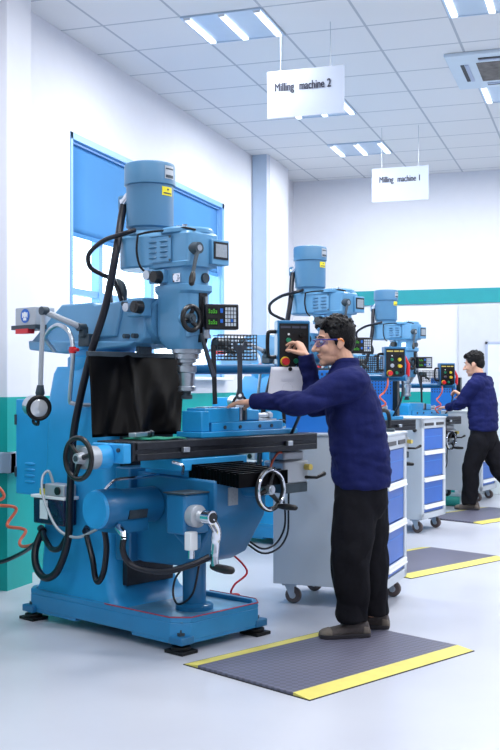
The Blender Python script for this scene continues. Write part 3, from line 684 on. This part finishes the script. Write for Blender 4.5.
YAW = R(-24)
M1 = build_machine((-2.337, 5.405, 0), YAW, 'nearest blue milling machine, whole in view, with black splash curtain and work lamp')
M2 = dup(M1); M2.location = (-2.32, 8.72, 0); M2.scale = (1, 1, .982); M2['label'] = 'middle blue milling machine, half hidden behind the man at the first mill'
M3 = dup(M1); M3.location = (-2.25, 11.65, 0); M3.scale = (.945, .945, .935); M3['label'] = 'farthest blue milling machine, next to the man in the background'
for m in (M2, M3):
    cp = [c for c in m.children if c.name.startswith('control_panel')][0]
    Pm = Matrix.Translation((.538, .536, 1.56)) @ Matrix.Rotation(R(-37), 4, 'Z')
    cp.location = (-.055, -.05, 0)
    for ch in cp.children:
        if ch.name.startswith('panel_title'): ch.data = ch.data.copy(); ch.data.materials[0] = MATS['gold_print']
    for y, z in ((.035, .022), (.035, -.035)):
        obj('button', MB().cyl((.003, y, z), (.02, y, z), .016, .014, 18).xf(Pm), 'yellow_button', cp, label='yellow button')
    obj('red_cable', MB().tube(cat([(-.02, -.06, -.13), (.02, -.075, -.20), (.0, -.10, -.26), (.04, -.15, -.30), (.05, -.10, -.36), (.02, -.16, -.40), (.03, -.12, -.46)]), .008, 8).xf(Pm), 'orange_hose', cp)
    obj('red_lever', MB().tube([(-.04, .10, .05), (-.03, .125, -.02), (-.03, .12, -.11)], [.008, .016, .018], 10, roundcap=True).xf(Pm), 'red_paint', cp)
ML = Matrix.Translation((-2.337, 5.405, 0)) @ Matrix.Rotation(YAW, 4, 'Z')
def mw(p): return tuple(ML @ Vector(p))

# ------------------------------------------------------------------ things on and by the machines
def build_vise(loc, label):
    v = thing('machine_vise', label, 'vise', loc, YAW, 'blue machine vises')
    obj('base', MB().box(-.095, .095, -.22, .56, 0, .030), 'vise_blue', v, .004)
    obj('body', MB().box(-.070, .070, -.12, .46, .028, .078), 'vise_blue', v, .005)
    for y in (-.02, .10, .26, .36): obj('bolt', MB().cyl((.069, y, .05), (.075, y, .05), .010, n=12), 'cast_dark', v)
    fj = obj('fixed_jaw', MB().box(-.07, .07, -.17, .10, .075, .155).box(-.075, .075, -.20, -.14, .03, .14), 'vise_blue', v, .006)
    obj('jaw_plate', MB().box(-.072, .072, .10, .115, .085, .158), 'steel', fj)
    obj('bright_top', MB().box(-.05, .05, -.12, .08, .155, .160), 'steel', fj)
    mj = obj('moving_jaw', MB().box(-.062, .062, .16, .27, .080, .145), 'vise_blue', v, .012)
    obj('jaw_plate', MB().box(-.066, .066, .145, .16, .085, .150), 'cast_dark', mj)
    obj('rail', MB().box(-.055, .055, .27, .42, .075, .088), 'steel', v)
    obj('screw', MB().cyl((0, .25, .105), (0, .40, .105), .016, n=14).cyl((0, .40, .105), (0, .43, .105), .022, n=6), 'steel', v)
    return v
v1 = build_vise(mw((.30, .18, 1.058)), 'blue machine vise under the outstretched hand of the man at the first mill')
for m, lab in ((M2, 'blue machine vise on the middle mill, mostly behind the standing man'), (M3, 'bright blue machine vise on the farthest mill table by the background man')):
    v = dup(v1); v['label'] = lab
    v.location = (m.matrix_basis @ Vector((.30, .18 if m is M2 else .04, 1.058)))
gc = obj('shop_cloth', MB().grid(lambda a, b: (-.10+.2*b, -.13+.26*a, .006+.004*math.sin(a*11)*math.sin(b*7)), 20, 16), 'green_cloth', solid=.004)
gc.location = mw((.30, -.28, 1.058)); gc.rotation_euler = (0, 0, YAW); tag(gc, 'green cloth spread on the left end of the first mill table', 'cloth')
ch = thing('clamp_bar', 'short grey steel clamping bar lying on the green cloth', 'tool', mw((.27, -.34, 1.074)), YAW+R(20))
obj('bar', MB().box(-.02, .02, -.11, .02, 0, .022), 'steel', ch, .003)
obj('bar_nut', MB().cyl((0, .02, .012), (0, .075, .012), .013, n=14).cyl((0, .075, .012), (0, .10, .012), .018, n=6), 'steel_dark', ch)
# spanner hanging from the basket
sw = thing('spanner', 'large dark open-ended spanner hanging from the wire basket', 'spanner', mw((.482, .158, 1.27)), YAW+R(-34))
obj('shank', MB().box(-.005, .005, -.013, .013, .02, .25).tube([(-.005, 0, .01), (.005, 0, .01)], .022, 18), 'steel_dark', sw, .002)
jw = MB()
pts = [(-.013, .235), (.013, .235), (.034, .26), (.037, .285), (.028, .30), (.020, .29), (.014, .272), (-.014, .272), (-.020, .29), (-.028, .30), (-.037, .285), (-.034, .26)]
jw.loft([[(-.007, a, b) for a, b in pts], [(.007, a, b) for a, b in pts]])
obj('open_jaw', jw, 'steel_dark', sw, .001)
obj('hanging_hole', MB().cyl((.005, 0, .01), (.0062, 0, .01), .009, n=14), 'white_label', sw)
# drawing clipped under the panel
PW = ML @ Matrix.Translation((.538, .536, 1.56)) @ Matrix.Rotation(R(-37), 4, 'Z')
pp = thing('drawing_sheet', 'white drawing sheet hanging below the control panel of the first mill', 'paper')
pp.matrix_world = PW @ Matrix.Translation((.006, -.055, -.125))
obj('sheet', MB().grid(lambda a, b: (.004+.012*b*b+.004*math.sin(a*3), -.075+.20*a-.03*b, -.205*b), 10, 10), 'paper', pp, solid=.0006)
ln = MB().torus((.0135, .015, -.115), (1, 0, .1), .028, .0006, 28, 4)
for q in range(4): ln.box(.0125, .0138, -.02, .05, -.06-.006*q, -.0595-.006*q)
obj('pencil_drawing', ln, 'pencil_grey', pp)
obj('magnet', MB().cyl((.004, .03, -.012), (.016, .03, -.012), .011, n=14), 'black_plastic', pp)
# air hose and mains lead at the left edge
hz = [(-3.75, 5.88, .715), (-3.67, 5.89, .705), (-3.625, 5.91, .685), (-3.60, 5.92, .63), (-3.66, 5.89, .60), (-3.76, 5.88, .60), (-3.67, 5.885, .585), (-3.61, 5.88, .58), (-3.52, 5.89, .575), (-3.50, 5.90, .55), (-3.52, 5.84, .485), (-3.50, 5.81, .46), (-3.42, 5.82, .452), (-3.38, 5.81, .435), (-3.38, 5.74, .385), (-3.34, 5.69, .365), (-3.25, 5.61, .38), (-3.12, 5.50, .42)]
ah = obj('air_hose', MB().tube(cat(hz, 6), .010, 10), 'orange_hose'); tag(ah, 'orange coiled air hose zigzagging in front of the teal pilaster', 'hose')
pc = obj('power_lead', MB().tube(cat([(-3.76, 5.87, .21), (-3.65, 5.85, .22), (-3.55, 5.83, .24), (-3.42, 5.77, .29), (-3.25, 5.61, .36), (-3.12, 5.50, .43), (-3.0, 5.46, .49)]), .013, 10), 'hose_black'); tag(pc, 'black power lead running in from the left to the first mill', 'cable')
rc = obj('red_wire', MB().tube(cat([mw((.20, .36, .02)), mw((.22, .42, .05)), mw((.20, .46, .14)), mw((.19, .40, .16)), mw((.20, .42, .21)), mw((.22, .50, .28)), mw((.12, .42, .40)), mw((.06, .26, .44))]), .006, 8), 'red_paint'); tag(rc, 'thin red wire dangling behind the base of the first mill', 'wire')

# ------------------------------------------------------------------ rubber floor mats
def build_floor_mat(loc, label):
    t = thing('floor_mat', label, 'floor mat', loc, R(-27.5), 'anti-fatigue mats')
    W2, L2, th = .405, .605, .016
    def sheet(x0, x1, z0, z1, y=L2): return MB().box(x0, x1, -y, y, z0, z1)
    obj('rubber_sheet', sheet(-W2+.095, W2-.095, 0, th), 'diamond_rubber', t, .003)
    for s, x0, x1 in ((-1, -W2, -W2+.095), (1, W2-.095, W2)):
        e = MB().prism([(x0, .004 if s < 0 else th), (x1, th if s < 0 else .004), (x1, .0), (x0, .0)], -L2+.0, L2, 'y')
        obj('hazard_edge', e, 'mat_yellow', t)
    obj('underside', MB().box(-W2-.005, W2+.005, -L2-.004, L2+.004, 0, .0035), 'mat_edge', t)
    return t
f1 = build_floor_mat((-1.265, 5.095, 0), 'grey rubber mat with yellow edges under the man in front, nearest')
f2 = dup(f1); f2.location = (-1.35, 8.08, 0); f2['label'] = 'grey yellow-edged rubber mat in the middle with nobody on it'
f3 = dup(f1); f3.location = (-1.20, 11.18, 0); f3['label'] = 'farthest grey yellow-edged rubber mat under the man in the background'

# ------------------------------------------------------------------ tool cabinets
def build_cabinet(loc, rz, label, peg=True):
    """origin: floor point below the near right corner; body runs -x (.70) and +y (.56)"""
    t = thing('tool_cabinet', label, 'tool cabinet', loc, rz, 'tool cabinets on castors')
    W2, D2, z0, z1 = .70, .56, .125, 1.03
    b = MB().box(-W2, -.025, 0, D2, z0, z1)
    b.box(-.03, 0, 0, .055, z0, z1).box(-.03, 0, D2-.055, D2, z0, z1).box(-.03, 0, 0, D2, z0, z0+.055).box(-.03, 0, 0, D2, z1-.085, z1)
    bo = obj('body', b, 'cabinet_grey', t, .004)
    obj('top_rim', MB().box(-W2-.006, .006, -.006, D2+.006, z1, z1+.015), 'cabinet_grey', t, .004)
    obj('card_slot', MB().box(0, .006, .06, .26, z1-.06, z1-.035).box(0, .006, .33, .50, z1-.06, z1-.035), 'black_plastic', t)
    zz = [z1-.085, z1-.285, z1-.53, z1-.775, z0+.055]
    for i in range(4):
        hi, lo = zz[i], zz[i+1]
        d = obj('drawer', MB().box(-.28, -.008, .058, D2-.058, lo+.004, hi-.004), 'drawer_blue', t, .003)
        if i: obj('handle', MB().box(-.008, .014, .045, D2-.045, hi-.036, hi-.002).box(.008, .018, .045, D2-.045, hi-.040, hi-.028), 'handle_white', d, .004)
        obj('drawer_seam', MB().box(-.009, -.006, .06, D2-.06, (hi+lo)/2+.02, (hi+lo)/2+.026), 'peg_blue', d)
    for x, y in ((-.09, .07), (-.09, D2-.07), (-W2+.09, .07), (-W2+.09, D2-.07)):
        c = obj('caster', MB().box(x-.045, x+.045, y-.035, y+.035, .110, z0).prism([(x-.03, .11), (x+.03, .11), (x+.03, .035), (x+.005, .035)], y-.026, y-.020).prism([(x-.03, .11), (x+.03, .11), (x+.03, .035), (x+.005, .035)], y+.020, y+.026), 'steel', t)
        obj('wheel', MB().lathe([(.02, -.018), (.044, -.018), (.05, -.010), (.05, .010), (.044, .018), (.02, .018)], (x+.018, y, .05), 'y', 24), 'wheel_rubber', c)
        obj('wheel_hub', MB().lathe([(.012, -.022), (.02, -.02), (.02, .02), (.012, .022)], (x+.018, y, .05), 'y', 16), 'steel', c)
    obj('lock_knob', MB().cyl((-.06, 0, .93), (-.06, -.025, .93), .012, n=12).ell((-.06, -.03, .93), (.02, .01, .016), nu=12, nv=8), 'black_plastic', t)
    if peg:
        y0 = .12; xa, xb = -.66, -.34
        p = obj('pegboard', MB().box(xa, xb, y0, y0+.02, z1+.015, 1.425), 'peg_blue', t, .003)
        h = MB()
        for i in range(10):
            for j in range(6):
                x = xa+.022+.0305*i; z = 1.262+.028*j
                h.box(x-.006, x+.006, y0-.0015, y0+.001, z-.008, z+.008)
        obj('peg_holes', h, 'ink', p)
        obj('board_post', MB().box(xb, xb+.05, y0-.01, y0+.04, z1+.015, 1.43), 'black_plastic', p, .003)
    return t
c1 = build_cabinet((-1.225, 6.21, 0), R(-3), 'grey tool cabinet with blue drawers right behind the man in front')
c2 = dup(c1); c2.location = (-1.558, 9.60, 0); c2.rotation_euler.z = R(-14); c2['label'] = 'tool cabinet with blue drawers in the middle, its drawer front in full view'
c3 = dup(c1); c3.location = (-1.335, 12.42, 0); c3.rotation_euler.z = R(-12); c3['label'] = 'farthest tool cabinet with blue drawers, behind the man in the background'
bn = thing('teal_canister', 'small teal canister lying on the floor by the background cabinet', 'canister', (-1.62, 11.95, .055))
obj('can', MB().lathe([(.03, -.10), (.05, -.10), (.053, -.08), (.053, .08), (.05, .10), (.03, .10)], (0, 0, 0), 'x', 24), 'teal_bin', bn)
obj('can_lid', MB().lathe([(.02, -.12), (.032, -.12), (.032, -.10), (.02, -.099)], (0, 0, 0), 'x', 18), 'cast_dark', bn)
# dark feed levers resting on cabinets
def clamp_set(loc, label, rz=0):
    t = thing('table_clamp', label, 'clamp', loc, rz, 'black clamps on the tool cabinets')
    obj('bracket', MB().tube(cat([(-.10, 0, .02), (-.08, 0, .08), (-.02, 0, .125), (.04, 0, .13), (.06, 0, .09), (.06, 0, .02)], 4), .013, 8), 'black_plastic', t)
    [obj('foot', MB().box(xa, xa+.065, -.025, .025, 0, .018), 'cast_dark', t, .003) for xa in (-.13, .03)]
    return t
k1 = clamp_set((-1.34, 6.62, 1.045), 'black curved clamp on the cabinet behind the man in front')

# ------------------------------------------------------------------ people
def ring_e(c, u, v, a, b, n=20, p=2.4):
    out = []
    for j in range(n):
        t = 2*PI*j/n; ct, st = math.cos(t), math.sin(t)
        out.append(Vector(c) + Vector(u)*a*math.copysign(abs(ct)**(2/p), ct) + Vector(v)*b*math.copysign(abs(st)**(2/p), st))
    return out
def hand(mb, wrist, along, palm, thumb_side, curls, thumb=(.6, .5), s=1.0, tc=.5):
    w = Vector(wrist); a = Vector(along).normalized(); n = Vector(palm); n = (n - a*n.dot(a)).normalized(); t = a.cross(n)
    if t.dot(Vector(thumb_side)) < 0: t = -t
    mb.loft([ring_e(w + a*x*s + n*z*s, t, n, hw*s, hh*s, 14, 2.6) for x, hw, hh, z in ((-.03, .026, .019, 0), (0, .028, .019, 0), (.03, .036, .018, .002), (.065, .040, .016, .002), (.092, .039, .013, .001), (.098, .034, .009, .001))])
    for k, (off, ln) in enumerate(((.030, .072), (.010, .080), (-.010, .074), (-.029, .058))):
        p = w + a*(.086 - .006*abs(k-1))*s + t*off*s; ang = 0; pts = [p - a*.02*s, p]; rs = [.0095*s, .0095*s]
        c = curls[k]
        for seg, frac in enumerate((.45, .30, .25)):
            ang += c[seg]
            d = a*math.cos(ang) + n*math.sin(ang) + t*(off*1.6)
            p = p + d.normalized()*ln*frac*s; pts.append(p); rs.append((.0088, .0082, .0068)[seg]*s)
        mb.tube(pts, rs, 10, roundcap=True)
    p = w + a*.018*s + t*.028*s + n*.004*s
    d1 = (a*.75 + t*thumb[0] + n*thumb[1]).normalized(); d2 = (d1 + n*tc + a*.3).normalized()
    mb.tube([p - d1*.012*s, p + d1*.038*s, p + d1*.038*s + d2*.03*s, p + d1*.038*s + d2*.03*s + (d2+n*.3).normalized()*.022*s], [.014*s, .012*s, .0100*s, .008*s], 10, roundcap=True)

def person(loc, heading, label, J, vox, seed):
    """local axes: +x the way the body faces, +y to its left, +z up"""
    t = thing('person', label, 'person', loc, heading)
    V = lambda k: Vector(J[k])
    H = V('head'); HR = Matrix.Rotation(J.get('hyaw', 0), 3, 'Z') @ Matrix.Rotation(J.get('hpitch', .08), 3, 'Y')
    def hp(x, y, z): return H + HR @ Vector((x, y, z))
    # ---- body: one continuous surface
    b = MB()
    b.ell(hp(-.012, 0, .035), (.094, .074, .090), HR); b.ell(hp(.030, 0, -.02), (.066, .064, .088), HR)
    b.ell(hp(.038, 0, -.080), (.052, .050, .042), HR); b.ell(hp(.070, 0, -.103), (.024, .026, .020), HR)
    b.ell(hp(.062, .034, -.032), (.030, .024, .026), HR); b.ell(hp(.062, -.034, -.032), (.030, .024, .026), HR)
    b.ell(hp(.074, 0, .030), (.020, .050, .012), HR)
    b.tube([hp(.088, 0, .014), hp(.106, 0, -.012), hp(.120, 0, -.032)], [.009, .0105, .0125], 10, roundcap=True)
    for q in (-1, 1):
        b.ell(hp(.099, q*.012, -.036), (.011, .009, .008), HR)
        b.ell(hp(-.006, q*.072, -.012), (.020, .010, .032), HR @ Matrix.Rotation(R(-12), 3, 'Y'))
    b.ell(hp(.091, 0, -.062), (.011, .025, .006), HR); b.ell(hp(.088, 0, -.074), (.011, .021, .007), HR)
    b.tube([hp(-.022, 0, -.03), V('neck'), V('chest') + Vector((0, 0, .08))], [.052, .052, .075], 16)
    b.loft([ring_e(c, (1, 0, 0), (0, 1, 0), a*.78, w*.78, 16) for c, a, w in J['torso']])
    for s in 'LR':
        b.tube([V('sh'+s), V('el'+s), V('wr'+s)], [.05, .038, .026], 12, roundcap=True)
        b.tube([V('hip'+s)*.85 + V('knee'+s)*.15, V('knee'+s), V('ank'+s) - Vector((0, 0, .06))], [.060, .050, .036], 12, roundcap=True)
        f = V('toe'+s) - V('heel'+s); b.tube([V('heel'+s) + f*.16 + Vector((0, 0, .035)), V('heel'+s) + f*.5 + Vector((0, 0, .032)), V('heel'+s) + f*.85 + Vector((0, 0, .025))], [.022, .028, .02], 10, roundcap=True)
        hand(b, V('wr'+s), J['hand'+s][0], J['hand'+s][1], J['hand'+s][2], J['hand'+s][3], *J['hand'+s][4:])
    obj('body', remesh(b, vox, 2), 'skin', t)
    obj('lips', MB().ell(hp(.0955, 0, -.064), (.0065, .020, .0045), HR, 12, 8).ell(hp(.0930, 0, -.072), (.0065, .017, .005), HR, 12, 8), 'lips', t)
    for q in (-1, 1):
        e = obj('eye', MB().ell(hp(.083, q*.031, .006), (.010, .014, .008), HR, 14, 10), 'eye_white', t)
        obj('iris', MB().ell(hp(.0905, q*.031, .006), (.004, .006, .006), HR, 12, 8), 'iris_dark', e)
        obj('eyebrow', MB().tube([hp(.090, q*.012, .031), hp(.092, q*.030, .036), hp(.076, q*.052, .030)], [.004, .005, .003], 8, flat=.8), 'hair', t)
    # ---- hair
    rnd = random.Random(seed)
    h = MB(); h.ell(hp(-.024, 0, .052), (.099, .083, .088), HR, 24, 14); h.ell(hp(-.060, 0, .0), (.058, .068, .072), HR)
    for q in (-1, 1): h.ell(hp(.012, q*.066, .038), (.040, .015, .034), HR); h.ell(hp(.014, q*.070, .005), (.012, .008, .026), HR)
    for k in range(150):
        th = rnd.uniform(-PI, PI); ph = rnd.uniform(.0, 1.35)
        d = Vector((math.sin(ph)*math.cos(th), math.sin(ph)*math.sin(th), math.cos(ph)))
        if d.x > .80 and d.z < .42: continue
        p = Vector((-.024 + d.x*.096, d.y*.08, .052 + d.z*.085)); sw_ = Vector((.55*max(0, d.x)+.25, rnd.uniform(-.5, .5), -.25 + rnd.uniform(-.2, .35)))
        L_ = rnd.uniform(.014, .030)
        h.tube([hp(*p), hp(*(p + d*L_*.4 + sw_*L_*.4)), hp(*(p + d*L_*.55 + sw_*L_))], [.010, .007, .002], 6)
    for k in range(9):
        y = -.05 + .0125*k + rnd.uniform(-.004, .004); h.tube([hp(.046, y, .118), hp(.074, y*1.05, .100), hp(.084, y*1.1+.006, .074+rnd.uniform(-.006, .01))], [.014, .010, .003], 7)
    obj('hair', remesh(h, max(.004, vox), 1), 'hair', t)
    # ---- jacket
    jk = MB()
    jk.loft([ring_e(c, (1, 0, 0), (0, 1, 0), a, w, 24) for c, a, w in J['torso']])
    for s in 'LR':
        S, E_, W_ = V('sh'+s), V('el'+s), V('wr'+s)
        inn = V('chest') + Vector((0, .07 if s == 'L' else -.07, .10))
        cuff = W_ + (W_-E_).normalized()*.008
        P = cat([inn, S, (S+E_)/2 + Vector((0, 0, .006)), E_, (E_+W_)/2, cuff], 5); n = len(P)
        rad = []
        key = [.10, .088, .080, .070, .056, .041]
        for i in range(n):
            x = i/(n-1)*5; k0 = min(int(x), 4); rad.append(key[k0] + (key[k0+1]-key[k0])*(x-k0))
        jk.tube(P, rad, 18)
    me = remesh(jk, max(.008, vox*1.6), 6)
    arms = [(V('sh'+s), V('el'+s), V('wr'+s)) for s in 'LR']
    def wf(p):
        k = .55
        for S, E_, W_ in arms:
            d = min((p-E_).length, (p-S).length*1.3, ((p-(E_+W_)/2).length)*1.15)
            k = max(k, 1.5*math.exp(-(d/.14)**2))
        if p.z < 1.0: k = max(k, .8)
        return k
    wrinkle(me, .015, (5, 5, 11), seed, wf)
    wrinkle(me, .006, (10, 10, 19), seed+3, wf)
    ja = obj('work_jacket', me, 'jacket_navy', t)
    n0 = V('neck')
    def cv(a, b):
        c_, s_ = math.cos(a*2*PI), math.sin(a*2*PI)
        top = 1-b; front = max(0, c_)**3
        return (n0.x + .004 + (.068+.010*b)*c_ + .018*b*front, n0.y + (.066+.012*b)*s_, n0.z - .030 + top*(.072 - .035*front) - .02*front*b)
    obj('collar', MB().grid(lambda a, b: cv(a, b), 28, 4), 'jacket_navy', ja, solid=.007)
    for s in 'LR':
        E_, W_ = V('el'+s), V('wr'+s); d = (W_-E_).normalized()
        obj('cuff', MB().tube([W_ - d*.040, W_ - d*.035, W_ + d*.008, W_ + d*.012], [.040, .0445, .043, .038], 20), 'jacket_navy', ja)
    # ---- trousers
    tr = MB(); hc = J['torso'][0][0]
    tr.loft([ring_e(c, (1, 0, 0), (0, 1, 0), a, w, 22) for c, a, w in J['pelvis']])
    for s in 'LR':
        P = cat([V('hip'+s), V('hip'+s)*.5 + V('knee'+s)*.5, V('knee'+s), V('knee'+s)*.45 + V('ank'+s)*.55, V('ank'+s) + Vector((0, 0, .0)), V('hem'+s)], 5)
        n = len(P); key = J.get('legr', [.122, .112, .096, .088, .084, .082]); rad = []
        for i in range(n):
            x = i/(n-1)*5; k0 = min(int(x), 4); rad.append(key[k0] + (key[k0+1]-key[k0])*(x-k0))
        tr.tube(P, rad, 18); tr.ell(V('hip'+s), (key[0]*.985,)*3)
    me = remesh(tr, max(.008, vox*1.6), 5)
    wrinkle(me, .011, (7, 7, 5.5), seed+11, lambda p: .65 + 1.2*math.exp(-((p.z-.14)/.10)**2) + .5*math.exp(-((p.z-.45)/.10)**2))
    obj('trousers', me, 'trouser_black', t)
    # ---- shoes
    for s in 'LR':
        hl, to = V('heel'+s), V('toe'+s); f = (to-hl); L_ = f.length; f.normalize(); sd = Vector((0, 0, 1)).cross(f).normalized(); up = f.cross(sd).normalized()
        if up.z < 0: up = -up
        prof = [(0, .026, .050), (.04, .036, .085), (.16, .039, .098), (.30, .040, .095), (.45, .040, .078), (.60, .045, .062), (.78, .049, .052), (.92, .040, .044), (1.0, .020, .034)]
        m = MB().loft([ring_e(hl + f*L_*q + up*hh*.5, sd, up, w_, hh*.5, 18, 2.3) for q, w_, hh in prof])
        so = obj('shoe', remesh(m, .006, 2), 'shoe_leather', t)
        obj('toe_cap', remesh(MB().loft([ring_e(hl + f*L_*q + up*hh*.5, sd, up, w_+.002, hh*.5+.003, 18, 2.3) for q, w_, hh in prof[6:]]), .005, 2), 'shoe_suede', so)
        obj('heel_panel', remesh(MB().loft([ring_e(hl + f*L_*(q-.006) + up*hh*.42, sd, up, w_+.003, hh*.40, 18, 2.3) for q, w_, hh in prof[:3]]), .005, 2), 'shoe_suede', so)
        obj('sole', MB().loft([[hl + f*L_*q + sd*w_*y + up*z for (q, w_, y) in [(q_, w2+.005, 1) for q_, w2, _ in prof] + [(q_, w2+.005, -1) for q_, w2, _ in reversed(prof)]] for z in (0.0, .022)]), 'shoe_sole', so, .004)
        lc = MB()
        for k in range(4):
            q = .34+.08*k; hh = .094-.011*k*1.2
            lc.tube([hl + f*L_*q + sd*.024 + up*(hh-.008), hl + f*L_*q + up*(hh+.001), hl + f*L_*q - sd*.024 + up*(hh-.008)], .0035, 6)
        obj('laces', lc, 'lace_red', so)
    # ---- safety glasses
    if J.get('glasses'):
        g = MB()
        for q in (-1, 1):
            g.tube(cat([hp(.104, q*.010, .016), hp(.106, q*.035, .020), hp(.090, q*.064, .018), hp(.055, q*.078, .014), hp(.0, q*.084, .010)], 5), .0036, 8)
            g.tube(cat([hp(.108, q*.008, -.004), hp(.108, q*.034, -.016), hp(.092, q*.058, -.012), hp(.074, q*.070, .010)], 5), .0018, 6)
        gl = obj('safety_glasses', g, 'goggle_frame', t)
        obj('temple_tip', MB().tube([hp(.012, .0845, .011), hp(-.010, .085, .010), hp(-.022, .084, -.004)], .0038, 8).tube([hp(.012, -.0845, .011), hp(-.010, -.085, .010), hp(-.022, -.084, -.004)], .0038, 8), 'orange_button', gl, label='orange temple tip')
        obj('lens', MB().grid(lambda a, b: hp(.106 - .085*abs(2*a-1)**2.6*.55, (2*a-1)*.066, .018 - .034*b*(1-.25*abs(2*a-1)**3)), 24, 6), 'goggle_lens', gl, solid=.001)
    return t

HD = R(198.35)
J1 = dict(legr=[.114, .118, .106, .097, .090, .086], head=(.094, 0, 1.548), hyaw=.27, hpitch=.10, neck=(.032, 0, 1.42), chest=(.005, 0, 1.22), glasses=True,
    torso=[((-.055, 0, .775), .148, .185), ((-.055, 0, .80), .157, .195), ((-.048, 0, .90), .157, .198), ((-.030, 0, 1.05), .154, .200), ((-.008, 0, 1.18), .152, .205), ((.012, 0, 1.28), .140, .200), ((.022, 0, 1.34), .118, .180), ((.028, 0, 1.39), .094, .130), ((.033, 0, 1.42), .074, .082), ((.036, 0, 1.448), .066, .068)],
    pelvis=[((-.045, 0, .62), .10, .13), ((-.048, 0, .70), .142, .175), ((-.046, 0, .80), .140, .178), ((-.044, 0, .88), .130, .170)],
    shL=(.02, .185, 1.325), elL=(.255, .225, 1.232), wrL=(.515, .0, 1.232),
    shR=(.035, -.185, 1.345), elR=(.185, -.15, 1.205), wrR=(.238, -.125, 1.472),
    handL=((.93, -.33, -.06), (0, 0, -1), (-.3, -.9, 0), [(.12, .22, .2), (.10, .22, .22), (.12, .25, .25), (.15, .3, .25)], (.55, .25), 1.0, .2),
    handR=((.36, -.42, .82), (.78, -.45, -.30), (-.2, .9, -.3), [(.75, .55, .3), (.9, .8, .4), (1.0, 1.0, .5), (1.1, 1.1, .6)], (.25, .75), 1.0, .3),
    hipL=(-.015, .078, .70), kneeL=(.020, .105, .42), ankL=(.010, .075, .16), hemL=(.006, .075, .082),
    hipR=(-.08, -.078, .70), kneeR=(-.095, -.08, .41), ankR=(-.115, -.10, .16), hemR=(-.118, -.10, .080),
    heelL=(-.085, .055, .0), toeL=(.180, .10, .0), heelR=(-.215, -.12, .0), toeR=(.045, -.17, .0))
person((-1.274, 5.562, .016), HD, 'man in navy work jacket and safety glasses reaching over the nearest mill', J1, .0034, 2)
J2 = dict(head=(.075, 0, 1.55), hyaw=.10, hpitch=.22, neck=(.012, 0, 1.415), chest=(-.01, 0, 1.22), glasses=False,
    torso=[((-.03, 0, .84), .130, .180), ((-.03, 0, .865), .145, .192), ((-.028, 0, .94), .148, .196), ((-.022, 0, 1.05), .146, .198), ((-.014, 0, 1.18), .144, .203), ((-.005, 0, 1.28), .134, .198), ((.003, 0, 1.34), .115, .178), ((.008, 0, 1.385), .092, .130), ((.014, 0, 1.415), .072, .080), ((.017, 0, 1.442), .065, .067)],
    pelvis=[((-.03, 0, .64), .10, .13), ((-.03, 0, .72), .132, .165), ((-.03, 0, .82), .130, .168), ((-.03, 0, .90), .120, .160)],
    shL=(.0, .185, 1.33), elL=(.165, .16, 1.13), wrL=(.36, .0, 1.085),
    shR=(.01, -.185, 1.33), elR=(.10, -.20, 1.09), wrR=(.25, -.10, 1.215),
    handL=((.93, -.33, -.05), (0, 0, -1), (-.3, -.9, 0), [(.2, .3, .3)]*4, (.5, .3)),
    handR=((.80, -.25, .45), (.3, .2, -.9), (0, -1, 0), [(.7, .7, .5)]*4, (.2, .7)),
    hipL=(-.015, .078, .73), kneeL=(.075, .095, .43), ankL=(.085, .09, .16), hemL=(.085, .09, .06),
    hipR=(-.05, -.078, .73), kneeR=(-.17, -.10, .44), ankR=(-.34, -.10, .21), hemR=(-.375, -.10, .135),
    heelL=(-.01, .085, .0), toeL=(.25, .11, .0), heelR=(-.47, -.10, .085), toeR=(-.235, -.14, .012))
person((-1.255, 11.60, .016), R(168), 'man in navy jacket walking up to the farthest mill', J2, .0055, 5)

# ------------------------------------------------------------------ outside and light
og = obj('yard_ground', MB().box(-40, -4.4, -10, 40, -.6, -.5), 'ground_pale'); og['kind'] = 'structure'
wd = bpy.data.worlds.new('daylight'); SC.world = wd; wd.use_nodes = True
bg = wd.node_tree.nodes['Background']; bg.inputs[0].default_value = (.93, .965, 1.0, 1); bg.inputs[1].default_value = 6.0
def area(loc, sx, sy, power, col=(.985, .99, 1)):
    l = bpy.data.lights.new('ceiling_lamp', 'AREA'); l.shape = 'RECTANGLE'; l.size = sx; l.size_y = sy; l.energy = power; l.color = col
    o = bpy.data.objects.new('ceiling_lamp', l); COL.objects.link(o); o.location = loc
    return o
for x, y, _ in lamp_pos: area((x, y, ZC-.05), .56, .56, 48 if y < 9 else 52)
for x in (-.76, 1.1, 2.95):  # unseen lamp rows near the camera, added as lights only, no fittings
    for y, e in ((.1, 24), (2.56, 28), (5.02, 40)): area((x, y, ZC-.05), .56, .56, e)
for x, y, e in ((-2.608, .1, 24), (-2.608, 2.56, 30), (-2.608, 5.02, 45), (1.1, 7.49, 48), (1.1, 9.95, 46), (1.1, 11.8, 46), (-.76, 11.8, 46), (2.95, 9.95, 46)): area((x, y, ZC-.05), .56, .56, e)  # more out-of-view lamps, added for their light alone
vs = SC.view_settings
SC.display_settings.display_device = 'sRGB'
vs.view_transform = 'Standard'; vs.look = 'None'; vs.gamma = 1; vs.use_curve_mapping = False; vs.exposure = -.29
SC.cycles.use_denoising = True
SC.cycles.max_bounces = 8; SC.cycles.transparent_max_bounces = 12
